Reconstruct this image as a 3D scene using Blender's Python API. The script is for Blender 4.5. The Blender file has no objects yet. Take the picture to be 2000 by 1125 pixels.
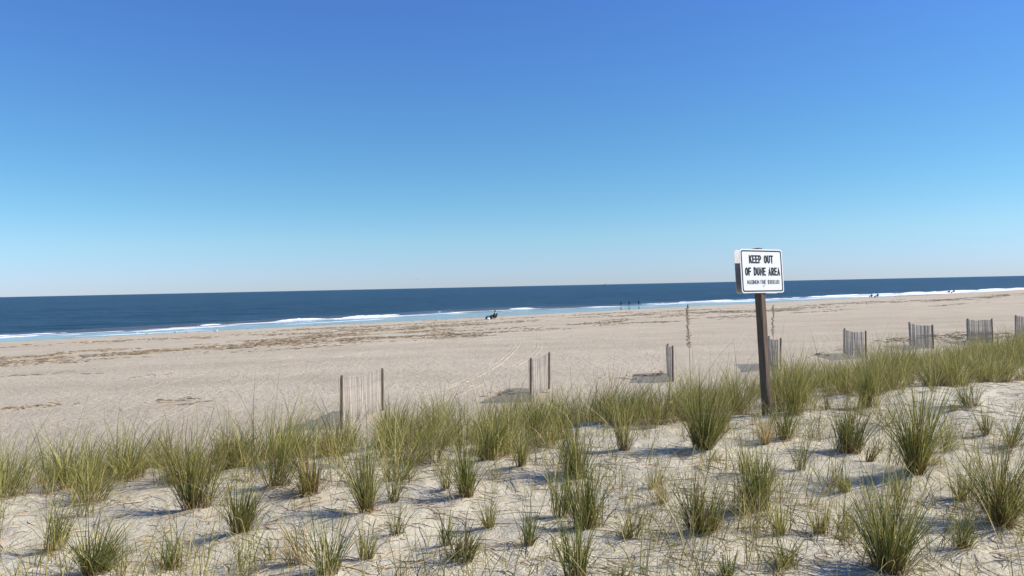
import bpy, bmesh, math, random
import numpy as np
from mathutils import Vector, Matrix

# ------------------------------------------------------------------ camera, sky, sun, exposure
scene = bpy.context.scene
C = scene.collection
EYE = 6.0                                   # metres above the sea
ROLL, PITCH, FPX = math.radians(1.2), 3.5 / 1510, 1510.0
cr = np.array([math.cos(ROLL), 0, -math.sin(ROLL)])
cu0 = np.array([math.sin(ROLL), 0, math.cos(ROLL)])
cf0 = np.array([0, 1.0, 0])
cf = math.cos(PITCH) * cf0 - math.sin(PITCH) * cu0
cu = math.cos(PITCH) * cu0 + math.sin(PITCH) * cf0
cam = bpy.data.cameras.new('camera')
cam.sensor_width = 36.0
cam.lens = 36.0 * FPX / 2000.0
cam.clip_start, cam.clip_end = 0.05, 60000
cam_o = bpy.data.objects.new('camera', cam)
C.objects.link(cam_o)
cam_o.matrix_world = Matrix(((cr[0], cu[0], -cf[0], 0), (cr[1], cu[1], -cf[1], 0), (cr[2], cu[2], -cf[2], EYE), (0, 0, 0, 1)))
scene.camera = cam_o

SUN_EL, SUN_AZ = math.radians(40), math.radians(-2)      # azimuth from +x towards +y
world = bpy.data.worlds.new('World')
scene.world = world
world.use_nodes = True
wn, wl = world.node_tree.nodes, world.node_tree.links
wn.clear()
sky = wn.new('ShaderNodeTexSky')
sky.sky_type = 'NISHITA'
sky.sun_disc = False
sky.sun_elevation = SUN_EL
sky.sun_rotation = math.radians(90) - SUN_AZ
sky.altitude = 0
sky.air_density, sky.dust_density, sky.ozone_density = 1.0, 0.05, 2.0
hsv = wn.new('ShaderNodeHueSaturation')
hsv.inputs['Saturation'].default_value = 1.15
bg = wn.new('ShaderNodeBackground')
bg.inputs['Strength'].default_value = 0.15
wo = wn.new('ShaderNodeOutputWorld')
wb = wn.new('ShaderNodeMix'); wb.data_type = 'RGBA'; wb.blend_type = 'MULTIPLY'
wb.inputs[0].default_value = 1.0
tcw = wn.new('ShaderNodeTexCoord'); sep = wn.new('ShaderNodeSeparateXYZ'); wl.new(tcw.outputs['Generated'], sep.inputs[0])
tint_r = wn.new('ShaderNodeValToRGB')                    # cool rendering of clear autumn air, by height only, the same all round
for i, (p_, c_) in enumerate(((0.0, (.35, .475, .90)), (.02, (.362, .49, .86)), (.06, (.39, .54, .74)), (.105, (.37, .56, .705)), (.17, (.366, .57, .715)), (.34, (.412, .572, .845)), (.55, (.43, .57, .90)))):
    if i > 1: tint_r.color_ramp.elements.new(p_)
    e_ = tint_r.color_ramp.elements[i]; e_.position = p_; e_.color = (*c_, 1)
wl.new(sep.outputs[2], tint_r.inputs[0]); wl.new(tint_r.outputs[0], wb.inputs[7])
wl.new(sky.outputs[0], hsv.inputs['Color']); wl.new(hsv.outputs[0], wb.inputs[6]); wl.new(wb.outputs[2], bg.inputs['Color']); wl.new(bg.outputs[0], wo.inputs['Surface'])

sd = bpy.data.lights.new('sun', 'SUN')
sd.energy, sd.angle, sd.color = 5.0, math.radians(0.5), (1.0, 0.94, 0.83)
sun_o = bpy.data.objects.new('sun', sd)
C.objects.link(sun_o)
sdir = Vector((math.cos(SUN_EL) * math.cos(SUN_AZ), math.cos(SUN_EL) * math.sin(SUN_AZ), math.sin(SUN_EL)))
sun_o.rotation_euler = sdir.to_track_quat('Z', 'Y').to_euler()
scene.view_settings.view_transform = 'Standard'
scene.view_settings.look = 'None'
scene.view_settings.exposure = 0.3
scene.view_settings.gamma = 1.0
scene.cycles.max_bounces = 6

rng = np.random.default_rng(7)
R = math.radians

# ------------------------------------------------------------------ helpers
def noise(x, y, seed=0):
    """smooth lattice noise in -1..1"""
    x = np.asarray(x, float); y = np.asarray(y, float)
    xi, yi = np.floor(x), np.floor(y)
    fx, fy = x - xi, y - yi
    fx, fy = fx * fx * (3 - 2 * fx), fy * fy * (3 - 2 * fy)
    def h(i, j):
        v = np.sin(i * 127.1 + j * 311.7 + seed * 74.7) * 43758.5453
        return (v - np.floor(v)) * 2 - 1
    a, b = h(xi, yi), h(xi + 1, yi)
    c, d = h(xi, yi + 1), h(xi + 1, yi + 1)
    return (a * (1 - fx) + b * fx) * (1 - fy) + (c * (1 - fx) + d * fx) * fy

def fbm(x, y, seed=0, octv=3):
    v, a = 0, 1.0
    for k in range(octv):
        v = v + a * noise(x * 2 ** k, y * 2 ** k, seed + k * 13)
        a *= .5
    return v / 1.75

SH = R(38)
US, UN = (math.cos(SH), math.sin(SH)), (-math.sin(SH), math.cos(SH))
def to_sn(x, y): return x * US[0] + y * US[1], x * UN[0] + y * UN[1]
def to_xy(s, n): return s * US[0] + n * UN[0], s * US[1] + n * UN[1]

PN = [-3000, -60, -20, 0, 3, 5, 6.5, 9, 13, 16, 60, 95, 108, 121, 150, 175, 220, 400, 4000]
PZ = [5.5, 5.5, 4.9, 4.62, 4.60, 4.56, 4.36, 3.70, 3.08, 2.9, 2.15, 1.35, .75, .0, -.16, -.5, -2.2, -7, -9]
_tn = np.arange(-100, 460, .1)
_tz = np.interp(_tn, PN, PZ)
_k = np.hanning(25); _k /= _k.sum()
_tz[12:-12] = np.convolve(_tz, _k, 'valid')
def edge_shift(s):
    t = np.clip((9 - s) / 10, 0, 1)
    return 1.5 * t * t * (3 - 2 * t)
mounds = []          # (x, y, height, radius) of the sand gathered round the grass clumps
def ground(x, y, with_mounds=True):
    x = np.asarray(x, float); y = np.asarray(y, float)
    s, n = to_sn(x, y)
    ne = n - edge_shift(s) * np.clip((17 - n) / 6, 0, 1) * np.clip((n - 1) / 3, 0, 1)
    z = np.where(n > 450, np.interp(n, PN, PZ), np.interp(ne, _tn, _tz))
    n2 = n + .5 * noise(s * .13, 0 * s, 5)
    dune = 1 / (1 + np.exp((n2 - 11) * 1.2))
    beach = (1 - dune) / (1 + np.exp((n - 112) * .5))
    z = z + dune * (.07 * fbm(x * .55, y * .55, 1) + .05 * fbm(x * 1.5, y * 1.5, 2) + .02 * fbm(x * 4.2, y * 5.2, 3) + .008 * noise(x * 11, y * 13, 4))
    z = z + beach * (.05 * fbm(s * .12, n * .3, 8) + .035 * fbm(x * 1.1, y * 1.1, 9))
    if with_mounds:
        for mx, my, mh, mr in mounds:
            d2 = (x - mx) ** 2 + (y - my) ** 2
            z = z + mh * np.exp(-d2 / (2 * mr * mr))
    return z

def ray(px, py):
    d = cf + cr * ((px - 1000) / FPX) + cu * ((562.5 - py) / FPX)
    return d
def hit(px, py):
    """where the line of sight through a point of the photograph meets the ground"""
    d = ray(px, py)
    t = np.concatenate([np.arange(1.5, 30, .02), np.arange(30, 600, .1)])
    g = EYE + d[2] * t - ground(d[0] * t, d[1] * t, False)
    k = int(np.argmax(g < 0))
    return float(d[0] * t[k]), float(d[1] * t[k])
def hit_sea(px, py):
    d = ray(px, py)
    t = -EYE / d[2]
    return float(d[0] * t), float(d[1] * t)
def at_depth(px, py, Y):
    d = ray(px, py)
    t = Y / d[1]
    return Vector((d[0] * t, Y, EYE + d[2] * t))

def mesh_np(name, verts, quads=None, tris=None, smooth=False):
    me = bpy.data.meshes.new(name)
    verts = np.asarray(verts, np.float32)
    nq = 0 if quads is None else len(quads)
    nt = 0 if tris is None else len(tris)
    me.vertices.add(len(verts)); me.vertices.foreach_set('co', verts.ravel())
    idx = []
    if nq: idx.append(np.asarray(quads, np.int32).ravel())
    if nt: idx.append(np.asarray(tris, np.int32).ravel())
    idx = np.concatenate(idx)
    me.loops.add(len(idx)); me.loops.foreach_set('vertex_index', idx)
    me.polygons.add(nq + nt)
    st = np.concatenate([np.arange(nq) * 4, nq * 4 + np.arange(nt) * 3]).astype(np.int32)
    me.polygons.foreach_set('loop_start', st)
    me.update(calc_edges=True)
    me.polygons.foreach_set('use_smooth', np.full(nq + nt, smooth))
    me.validate()
    return me

def grid_quads(a, b):
    i = np.arange((a - 1) * (b - 1))
    r, c = i // (b - 1), i % (b - 1)
    k = r * b + c
    return np.stack([k, k + 1, k + b + 1, k + b], -1)

def obj(name, me, m=None, parent=None):
    o = bpy.data.objects.new(name, me)
    C.objects.link(o)
    if m is not None and me is not None and not me.materials: me.materials.append(m)
    if parent is not None: o.parent = parent
    return o
def tag(o, label=None, cat=None, group=None, kind=None):
    if label: o['label'] = label
    if cat: o['category'] = cat
    if group: o['group'] = group
    if kind: o['kind'] = kind
    return o
def empty(name, loc, rz=0.0):
    o = bpy.data.objects.new(name, None)
    C.objects.link(o)
    o.location = loc; o.rotation_euler = (0, 0, rz); o.empty_display_size = .1
    return o
def set_attr(me, name, arr, typ='FLOAT'):
    a = me.attributes.new(name, typ, 'POINT')
    if typ == 'FLOAT': a.data.foreach_set('value', np.asarray(arr, np.float32).ravel())
    else: a.data.foreach_set('color', np.asarray(arr, np.float32).ravel())

def bm_mesh(name, fn, smooth=False):
    bm = bmesh.new(); fn(bm)
    me = bpy.data.meshes.new(name); bm.to_mesh(me); bm.free()
    if smooth: me.polygons.foreach_set('use_smooth', np.full(len(me.polygons), True))
    return me
def bm_box(bm, c, size, bevel=0.0, rot=None):
    r = bmesh.ops.create_cube(bm, size=1)
    for v in r['verts']:
        v.co = Vector((v.co.x * size[0], v.co.y * size[1], v.co.z * size[2]))
        if rot is not None: v.co = rot @ v.co
        v.co += Vector(c)
    if bevel:
        es = list({e for v in r['verts'] for e in v.link_edges})
        bmesh.ops.bevel(bm, geom=es, offset=bevel, segments=2, affect='EDGES', profile=.5)
def bm_tube(bm, pts, radii, seg=8):
    rings = []
    pts = [Vector(p) for p in pts]
    for i, p in enumerate(pts):
        d = (pts[min(i + 1, len(pts) - 1)] - pts[max(i - 1, 0)]).normalized()
        a = d.cross(Vector((0, 0, 1)))
        if a.length < .1: a = d.cross(Vector((1, 0, 0)))
        a.normalize(); b = d.cross(a)
        rr = radii[i] if isinstance(radii, (list, tuple)) else radii
        rings.append([bm.verts.new(p + (a * math.cos(2 * math.pi * k / seg) + b * math.sin(2 * math.pi * k / seg)) * rr) for k in range(seg)])
    for i in range(len(rings) - 1):
        for k in range(seg):
            bm.faces.new((rings[i][k], rings[i][(k + 1) % seg], rings[i + 1][(k + 1) % seg], rings[i + 1][k]))
    bm.faces.new(rings[0][::-1]); bm.faces.new(rings[-1])
def bm_ball(bm, c, r, sub=2, rot=None):
    q = bmesh.ops.create_icosphere(bm, subdivisions=sub, radius=1)
    for v in q['verts']:
        v.co = Vector((v.co.x * r[0], v.co.y * r[1], v.co.z * r[2]))
        if rot is not None: v.co = rot @ v.co
        v.co += Vector(c)

# ------------------------------------------------------------------ materials
def mat(name):
    m = bpy.data.materials.new(name); m.use_nodes = True
    nt = m.node_tree; nt.nodes.clear()
    out = nt.nodes.new('ShaderNodeOutputMaterial')
    b = nt.nodes.new('ShaderNodeBsdfPrincipled')
    nt.links.new(b.outputs[0], out.inputs[0])
    return m, nt, b, out
def N(nt, typ, **kw):
    n = nt.nodes.new(typ)
    for k, v in kw.items():
        if k in ('operation', 'blend_type', 'data_type', 'attribute_name', 'feature', 'noise_dimensions', 'interpolation_type', 'clamp', 'use_clamp', 'wave_type', 'bands_direction', 'distance', 'normalize'): setattr(n, k, v)
        else: n.inputs[k.replace('_', ' ')].default_value = v
    return n
def ramp(nt, src, stops):
    r = nt.nodes.new('ShaderNodeValToRGB')
    e = r.color_ramp.elements
    while len(e) < len(stops): e.new(.5)
    for i, (p, c) in enumerate(stops):
        e[i].position = p; e[i].color = (*c, 1) if len(c) == 3 else c
    nt.links.new(src, r.inputs[0])
    return r
def mixc(nt, fac, a, b, blend='MIX'):
    m = nt.nodes.new('ShaderNodeMix'); m.data_type = 'RGBA'; m.blend_type = blend
    for s, v in ((m.inputs[0], fac), (m.inputs[6], a), (m.inputs[7], b)):
        if hasattr(v, 'is_linked'): nt.links.new(v, s)
        elif isinstance(v, (int, float)): s.default_value = v
        else: s.default_value = (*v, 1)
    return m.outputs[2]
def mth(nt, op, a, b=None, c=None, clamp=False):
    m = nt.nodes.new('ShaderNodeMath'); m.operation = op; m.use_clamp = clamp
    for i, v in enumerate((a, b, c)):
        if v is None: continue
        if hasattr(v, 'is_linked'): nt.links.new(v, m.inputs[i])
        else: m.inputs[i].default_value = v
    return m.outputs[0]
def tex(nt, typ, scale, vec=None, **kw):
    t = nt.nodes.new(typ); t.inputs['Scale'].default_value = scale
    for k, v in kw.items():
        if k in t.inputs: t.inputs[k].default_value = v
        else: setattr(t, k, v)
    if vec is not None: nt.links.new(vec, t.inputs['Vector'])
    return t
def smooth_step(nt, v, a, b):
    m = nt.nodes.new('ShaderNodeMapRange'); m.interpolation_type = 'SMOOTHSTEP'
    nt.links.new(v, m.inputs[0]); m.inputs[1].default_value = a; m.inputs[2].default_value = b
    return m.outputs[0]

def make_sand():
    m, nt, b, out = mat('sand')
    geo = nt.nodes.new('ShaderNodeNewGeometry'); P = geo.outputs['Position']
    sh = N(nt, 'ShaderNodeAttribute', attribute_name='shore').outputs['Fac']
    wob = tex(nt, 'ShaderNodeTexNoise', .12, P, Detail=3).outputs[0]
    shw = mth(nt, 'ADD', sh, mth(nt, 'MULTIPLY_ADD', wob, 10.0, -5.0))
    dune = mth(nt, 'SUBTRACT', 1.0, smooth_step(nt, sh, 9, 14))
    wet = smooth_step(nt, shw, 108, 112.5)
    big = tex(nt, 'ShaderNodeTexNoise', .35, P, Detail=4).outputs[0]
    fine = tex(nt, 'ShaderNodeTexNoise', 260, P, Detail=2).outputs[0]
    med = tex(nt, 'ShaderNodeTexNoise', 9, P, Detail=5, Roughness=.65).outputs[0]
    c = ramp(nt, big, [(.3, (.545, .47, .35)), (.7, (.61, .525, .395))]).outputs[0]
    cd = ramp(nt, big, [(.3, (.555, .502, .38)), (.7, (.63, .575, .44))]).outputs[0]
    mpb = nt.nodes.new('ShaderNodeMapping'); mpb.inputs['Rotation'].default_value = (0, 0, -SH); mpb.inputs['Scale'].default_value = (.12, 1, 1); nt.links.new(P, mpb.inputs[0])
    strk = tex(nt, 'ShaderNodeTexNoise', .28, mpb.outputs[0], Detail=5, Roughness=.6).outputs[0]
    c = mixc(nt, 1.0, c, ramp(nt, strk, [(.35, (.90, .885, .87)), (.6, (1.03, 1.03, 1.03))]).outputs[0], 'MULTIPLY')
    c = mixc(nt, dune, c, cd)
    c = mixc(nt, 1.0, c, ramp(nt, med, [(.3, (.86, .85, .84)), (.6, (1.0, 1.0, 1.0))]).outputs[0], 'MULTIPLY')
    c = mixc(nt, 1.0, c, ramp(nt, fine, [(.28, (.50, .45, .42)), (.45, (.97, .97, .97)), (.7, (1.08, 1.08, 1.08))]).outputs[0], 'MULTIPLY')
    c = mixc(nt, wet, c, (.12, .10, .085))
    nt.links.new(c, b.inputs['Base Color'])
    r = nt.nodes.new('ShaderNodeMapRange'); nt.links.new(wet, r.inputs[0]); r.inputs[3].default_value = .95; r.inputs[4].default_value = .38
    nt.links.new(r.outputs[0], b.inputs['Roughness'])
    sp = nt.nodes.new('ShaderNodeMapRange'); nt.links.new(wet, sp.inputs[0]); sp.inputs[3].default_value = .08; sp.inputs[4].default_value = .3
    nt.links.new(sp.outputs[0], b.inputs['Specular IOR Level'])
    # relief: trodden pock marks on the beach, wind crumbs on the dune
    v1 = tex(nt, 'ShaderNodeTexVoronoi', 4.5, P, feature='SMOOTH_F1').outputs[0]
    n1 = tex(nt, 'ShaderNodeTexNoise', 4.5, P, Detail=5, Roughness=.62).outputs[0]
    n2 = tex(nt, 'ShaderNodeTexNoise', 55, P, Detail=4, Roughness=.7).outputs[0]
    n3 = tex(nt, 'ShaderNodeTexNoise', 11, P, Detail=4, Roughness=.7).outputs[0]
    v1 = mth(nt, 'POWER', v1, .6)
    hb = mth(nt, 'ADD', mth(nt, 'MULTIPLY', v1, .06), mth(nt, 'ADD', mth(nt, 'MULTIPLY', n3, .085), mth(nt, 'MULTIPLY', n1, .03)))
    hd = mth(nt, 'ADD', mth(nt, 'MULTIPLY', n1, .035), mth(nt, 'ADD', mth(nt, 'MULTIPLY', n3, .018), mth(nt, 'MULTIPLY', n2, .010)))
    dry = mth(nt, 'SUBTRACT', 1.0, wet)
    h = mth(nt, 'ADD', mth(nt, 'MULTIPLY', hd, dune), mth(nt, 'MULTIPLY', hb, mth(nt, 'SUBTRACT', 1.0, dune)))
    h = mth(nt, 'MULTIPLY', h, mth(nt, 'MULTIPLY_ADD', dry, .97, .03))
    bp = nt.nodes.new('ShaderNodeBump'); bp.inputs['Strength'].default_value = 1.0; bp.inputs['Distance'].default_value = 1.0
    nt.links.new(h, bp.inputs['Height']); nt.links.new(bp.outputs[0], b.inputs['Normal'])
    return m
M_sand = make_sand()

def make_sea():
    m, nt, b, out = mat('sea_water')
    geo = nt.nodes.new('ShaderNodeNewGeometry'); P = geo.outputs['Position']
    sh = N(nt, 'ShaderNodeAttribute', attribute_name='shore').outputs['Fac']
    deep = smooth_step(nt, sh, 138, 158)
    mp = nt.nodes.new('ShaderNodeMapping'); mp.vector_type = 'POINT'
    mp.inputs['Rotation'].default_value = (0, 0, -SH); mp.inputs['Scale'].default_value = (.35, 1, 1)
    nt.links.new(P, mp.inputs[0]); Q = mp.outputs[0]
    pat = tex(nt, 'ShaderNodeTexNoise', .03, Q, Detail=5, Roughness=.6).outputs[0]
    pat2 = tex(nt, 'ShaderNodeTexNoise', .13, Q, Detail=4, Roughness=.65).outputs[0]
    pat = mth(nt, 'ADD', mth(nt, 'MULTIPLY', pat, .45), mth(nt, 'MULTIPLY', pat2, .55))
    c = ramp(nt, pat, [(.36, (.008, .030, .052)), (.62, (.034, .082, .112))]).outputs[0]
    c = mixc(nt, deep, (.11, .11, .10), c)
    nt.links.new(c, b.inputs['Base Color'])
    b.inputs['IOR'].default_value = 1.33; b.inputs['Specular IOR Level'].default_value = .33
    rr = nt.nodes.new('ShaderNodeMapRange'); nt.links.new(deep, rr.inputs[0]); rr.inputs[3].default_value = .10; rr.inputs[4].default_value = .38
    nt.links.new(rr.outputs[0], b.inputs['Roughness'])
    n1 = tex(nt, 'ShaderNodeTexNoise', .22, Q, Detail=6, Roughness=.6).outputs[0]
    n2 = tex(nt, 'ShaderNodeTexNoise', 1.6, Q, Detail=4, Roughness=.6).outputs[0]
    h = mth(nt, 'ADD', mth(nt, 'MULTIPLY', n1, 2.8), mth(nt, 'MULTIPLY', n2, .45))
    h = mth(nt, 'MULTIPLY', h, mth(nt, 'MULTIPLY_ADD', deep, .97, .012))
    bp = nt.nodes.new('ShaderNodeBump'); bp.inputs['Strength'].default_value = 1.0; bp.inputs['Distance'].default_value = 1.0
    nt.links.new(h, bp.inputs['Height']); nt.links.new(bp.outputs[0], b.inputs['Normal'])
    return m
M_sea = make_sea()

def simple(name, col, rough=.7, var=.15, scale=20., spec=.3, bump=0., metal=0., stretch=None):
    m, nt, b, out = mat(name)
    tc = nt.nodes.new('ShaderNodeTexCoord'); V = tc.outputs['Object']
    if stretch:
        mp = nt.nodes.new('ShaderNodeMapping'); mp.inputs['Scale'].default_value = stretch
        nt.links.new(V, mp.inputs[0]); V = mp.outputs[0]
    n = tex(nt, 'ShaderNodeTexNoise', scale, V, Detail=5, Roughness=.65).outputs[0]
    lo = tuple(max(0, x * (1 - var)) for x in col); hi = tuple(min(1, x * (1 + var)) for x in col)
    nt.links.new(ramp(nt, n, [(.3, lo), (.7, hi)]).outputs[0], b.inputs['Base Color'])
    b.inputs['Roughness'].default_value = rough; b.inputs['Specular IOR Level'].default_value = spec; b.inputs['Metallic'].default_value = metal
    if bump:
        bp = nt.nodes.new('ShaderNodeBump'); bp.inputs['Strength'].default_value = 1; bp.inputs['Distance'].default_value = bump
        nt.links.new(n, bp.inputs['Height']); nt.links.new(bp.outputs[0], b.inputs['Normal'])
    return m

def make_grass():
    m, nt, b, out = mat('grass_blade')
    a = N(nt, 'ShaderNodeAttribute', attribute_name='tint').outputs['Color']
    nt.links.new(a, b.inputs['Base Color'])
    b.inputs['Roughness'].default_value = .5; b.inputs['Specular IOR Level'].default_value = .25
    tr = nt.nodes.new('ShaderNodeBsdfTranslucent'); nt.links.new(a, tr.inputs[0])
    mx = nt.nodes.new('ShaderNodeMixShader'); mx.inputs[0].default_value = .33
    nt.links.new(b.outputs[0], mx.inputs[1]); nt.links.new(tr.outputs[0], mx.inputs[2]); nt.links.new(mx.outputs[0], out.inputs[0])
    return m
M_grass = make_grass()
def make_tinted(name, rough=.9):
    m, nt, b, out = mat(name)
    a = N(nt, 'ShaderNodeAttribute', attribute_name='tint').outputs['Color']
    nt.links.new(a, b.inputs['Base Color']); b.inputs['Roughness'].default_value = rough; b.inputs['Specular IOR Level'].default_value = .1
    return m
M_straw = make_tinted('dry_straw')
M_foam = simple('sea_foam', (.82, .84, .86), .9, .08, 1.2, .1, .05)
M_slat = simple('weathered_slat', (.42, .375, .32), .9, .35, 9, .1, .002, stretch=(6, 6, .5))
M_fpost = simple('fence_post_wood', (.19, .145, .11), .9, .35, 8, .1, .004, stretch=(5, 5, .5))
M_wire = simple('rusty_wire', (.10, .075, .06), .7, .3, 30, .3)
M_spost = simple('sign_post_wood', (.14, .105, .078), .9, .4, 14, .1, .004, stretch=(6, 6, .35))
M_white = simple('white_sheeting', (.80, .80, .80), .45, .03, 60, .4, .0006)
M_black = simple('black_print', (.012, .012, .013), .5, .2, 30, .3)
M_alu = simple('bare_aluminium', (.74, .74, .74), .55, .08, 25, .5, metal=1.0)
M_steel = simple('bolt_steel', (.35, .35, .36), .4, .2, 40, .5, metal=.8)

# ------------------------------------------------------------------ the grass clumps read from the photograph
# base x, base y, top y, half width (all in photograph pixels), blades, type, lean, label
CL = [
 (205,1128,985,120,150,'g',.55,'wide green beach grass clump cut by the bottom edge at far left'),
 (112,1078,958,45,55,'g',.5,'small green grass clump leaning right near the lower left corner'),
 (460,1052,925,55,120,'gr',.35,'dense grass clump with red-brown base, left of the straw-coloured tuft'),
 (640,1128,965,65,46,'s',.25,'tall sparse green clump at bottom edge, right of the straw-coloured tuft'),
 (724,1098,1010,22,30,'y',.0,'narrow yellowish sprig directly below the tall forked clump'),
 (716,1007,835,75,110,'gy',.05,'tall forked grass clump with yellow arching blades and brown base'),
 (905,980,845,60,100,'g',.2,'dark green clump with brown base in the middle of the open sand'),
 (955,1034,955,28,40,'y',.15,'small olive tuft below and right of the dark green middle clump'),
 (778,1048,955,40,22,'s',.5,'thin sprig leaning right beside the tall forked clump'),
 (876,1072,990,32,24,'s',.2,'sparse upright sprig behind the low spreading clump at the bottom'),
 (898,1096,1010,75,80,'gb',.55,'low spreading clump leaning right near the bottom centre'),
 (1029,1072,980,40,30,'s',.1,'sparse green sprig between the low spreading clump and the big centre clump'),
 (872,960,890,18,28,'y',.0,'slim pale yellow tuft just left of the dark green middle clump'),
 (612,972,850,70,130,'r',.1,'bushy clump with rusty dry base below the nearest fence section'),
 (541,956,840,50,80,'gr',.2,'grass clump with dark base left of the bushy rusty clump'),
 (386,998,842,70,130,'gr',.15,'tall bushy clump with dark brown base on the left, before the grass band'),
 (1022,915,835,26,46,'y',-.05,'narrow yellow clump below the second fence section'),
 (955,903,800,55,100,'g',.45,'clump sweeping to the right at the front of the grass band'),
 (1053,852,778,60,200,'gb',.0,'dense dark-hearted clump in front of the second fence section'),
 (1152,1038,890,60,140,'g',.1,'big upright green clump with reddish base at centre right'),
 (1130,935,800,50,130,'g',-.02,'tall clump directly behind the big upright centre clump'),
 (1101,1016,895,25,44,'s',.05,'slim upright tuft just left of the big upright centre clump'),
 (1128,1140,985,80,60,'s',-.1,'open fan of long blades at the bottom edge, centre right'),
 (1219,882,775,28,60,'y',.0,'slender yellow-green tuft left of the clump with the tallest seed stalk'),
 (1224,1059,985,60,36,'s',.25,'small loose clump right of the big upright centre clump'),
 (1276,958,900,20,30,'y',.15,'small yellow tuft behind the pinkish dry sprig'),
 (1297,991,925,25,26,'d',.05,'pinkish dry sprig on bare sand right of centre'),
 (1374,1044,915,60,130,'b',.35,'brownish dark clump leaning right on the sand below the sign'),
 (1368,884,715,75,230,'g',.0,'big green clump left of the sign post carrying the tallest seed stalk'),
 (1395,904,870,24,26,'d',.3,'low rusty tuft at the foot of the big clump left of the sign post'),
 (1478,997,865,42,130,'g',.05,'compact green clump with brown base directly below the sign post'),
 (1531,1053,970,36,40,'y',.1,'yellow-green sprig below and right of the compact clump under the sign'),
 (1540,1118,1040,85,70,'s',.1,'low flat spreading clump in dark shade at the bottom edge, right half'),
 (1415,1135,1065,60,40,'s',.05,'low green sprigs at the bottom edge below the brownish clump'),
 (1655,886,765,34,160,'gb',.12,'narrow dense dark clump standing alone right of the sign post'),
 (1698,906,850,28,40,'r',.5,'reddish tuft leaning right beside the narrow dense dark clump'),
 (1784,928,740,85,210,'g',.03,'tallest green clump on the right with a dark base'),
 (1738,1124,935,110,190,'g',.05,'large green fountain-shaped clump at the bottom edge on the right'),
 (1645,964,912,24,34,'y',.1,'small yellow tuft on sand left of the tallest right clump'),
 (1606,1048,970,36,40,'y',-.2,'yellowish tuft leaning left of the large fountain-shaped clump'),
 (1566,922,825,34,24,'s',.3,'thin leaning sprig right of the sign post foot'),
 (1753,974,925,14,18,'y',.05,'tiny sprig right behind the large fountain-shaped clump'),
 (1879,981,905,30,50,'y',.05,'olive tuft between the tallest right clump and the right edge clump'),
 (1953,1030,870,80,170,'gr',.1,'big clump with rusty dead skirt near the right edge'),
 (1883,1078,985,50,44,'s',.05,'small open green clump left of the right edge clump'),
 (1966,878,785,55,60,'g',.1,'green clump near the right edge, behind the rusty skirted clump'),
 (1924,854,780,30,34,'s',-.1,'small thin clump left of the green clump near the right edge'),
 (1854,886,815,44,26,'s',.4,'thin sprig bending right, right of the tallest right clump'),
 (1827,911,878,16,20,'d',.05,'short reddish dead tuft right of the tallest right clump'),
 (1555,814,715,30,110,'g',.05,'upright clump with dark base just right of the sign post'),
 (1615,803,755,18,24,'r',.05,'small brown tuft in front of the grass band right of the sign'),
 (1692,797,700,34,120,'g',.0,'upright dark green clump at the front of the band, above the dark narrow clump'),
 (1895,797,730,45,80,'g',.0,'rounded clump at the front of the band on the right'),
 (1862,806,780,22,30,'y',.0,'low yellow tuft below the rounded clump at right'),
 (1529,861,770,34,90,'g',.1,'green clump rising beside a pale straw tuft at the sign post foot'),
 (1492,872,800,34,60,'d',-.05,'pale straw tuft of dead blades at the foot of the sign post'),
 (1412,850,770,24,46,'d',.2,'feathery pale dead tuft between the big clump and the sign post'),
 (580,1110,1000,45,46,'d',-.25,'straw-coloured dead tuft at the bottom left of centre'),
 (330,1120,1040,60,30,'s',.5,'sparse blades leaning right beside the wide clump at far left'),
 (1080,872,820,14,22,'d',.0,'tiny tan tuft at the foot of the dense dark-hearted clump'),
 (770,985,905,40,34,'s',.35,'sparse sprig right of the tall forked clump, behind it'),
 (1215,1135,1085,40,18,'s',.2,'few thin blades at the bottom edge right of the open fan'),
 (1450,930,860,30,24,'y',-.2,'thin yellowish sprig left above the compact clump under the sign'),
 (1990,1000,900,40,40,'y',.1,'yellow-green tuft cut by the right edge of the picture'),
]
cl_pos = []
for (bx, by, ty, hw, nb, typ, lean, lab) in CL:
    x, y = hit(bx, by) if by < 1100 else hit(bx, by)
    cl_pos.append((x, y))
    mounds.append((x, y, .012 + .0001 * nb, .10))

# ------------------------------------------------------------------ the sand: one sheet from the dune to under the sea
def build_ground():
    rr = [0.0]
    r = .6
    while r < 700: rr.append(r); r *= 1.0145
    while r < 6000: rr.append(r); r *= 1.12
    rr = np.array(rr[1:])
    front = np.linspace(R(-46), R(46), 640)
    rest = np.linspace(R(46), R(314), 90)[1:]
    th = np.concatenate([front, rest])
    A, B = np.meshgrid(rr, th, indexing='ij')
    x, y = (A * np.sin(B)).ravel(), (A * np.cos(B)).ravel()
    z = ground(x, y)
    V = np.stack([x, y, z], -1)
    q = grid_quads(len(rr), len(th))
    q = q[:, ::-1]
    # centre fan
    V = np.concatenate([V, [[0, 0, float(ground(0, 0))]]])
    k = len(th)
    t = np.stack([np.arange(k - 1), np.arange(1, k), np.full(k - 1, len(V) - 1)], -1)
    me = mesh_np('sand', V, q, t[:, ::-1], True)
    set_attr(me, 'shore', to_sn(V[:, 0], V[:, 1])[1])
    o = obj('sand', me, M_sand)
    tag(o, 'pale sand of the dune and the wide open beach', 'sand', kind='structure')
build_ground()

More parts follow.
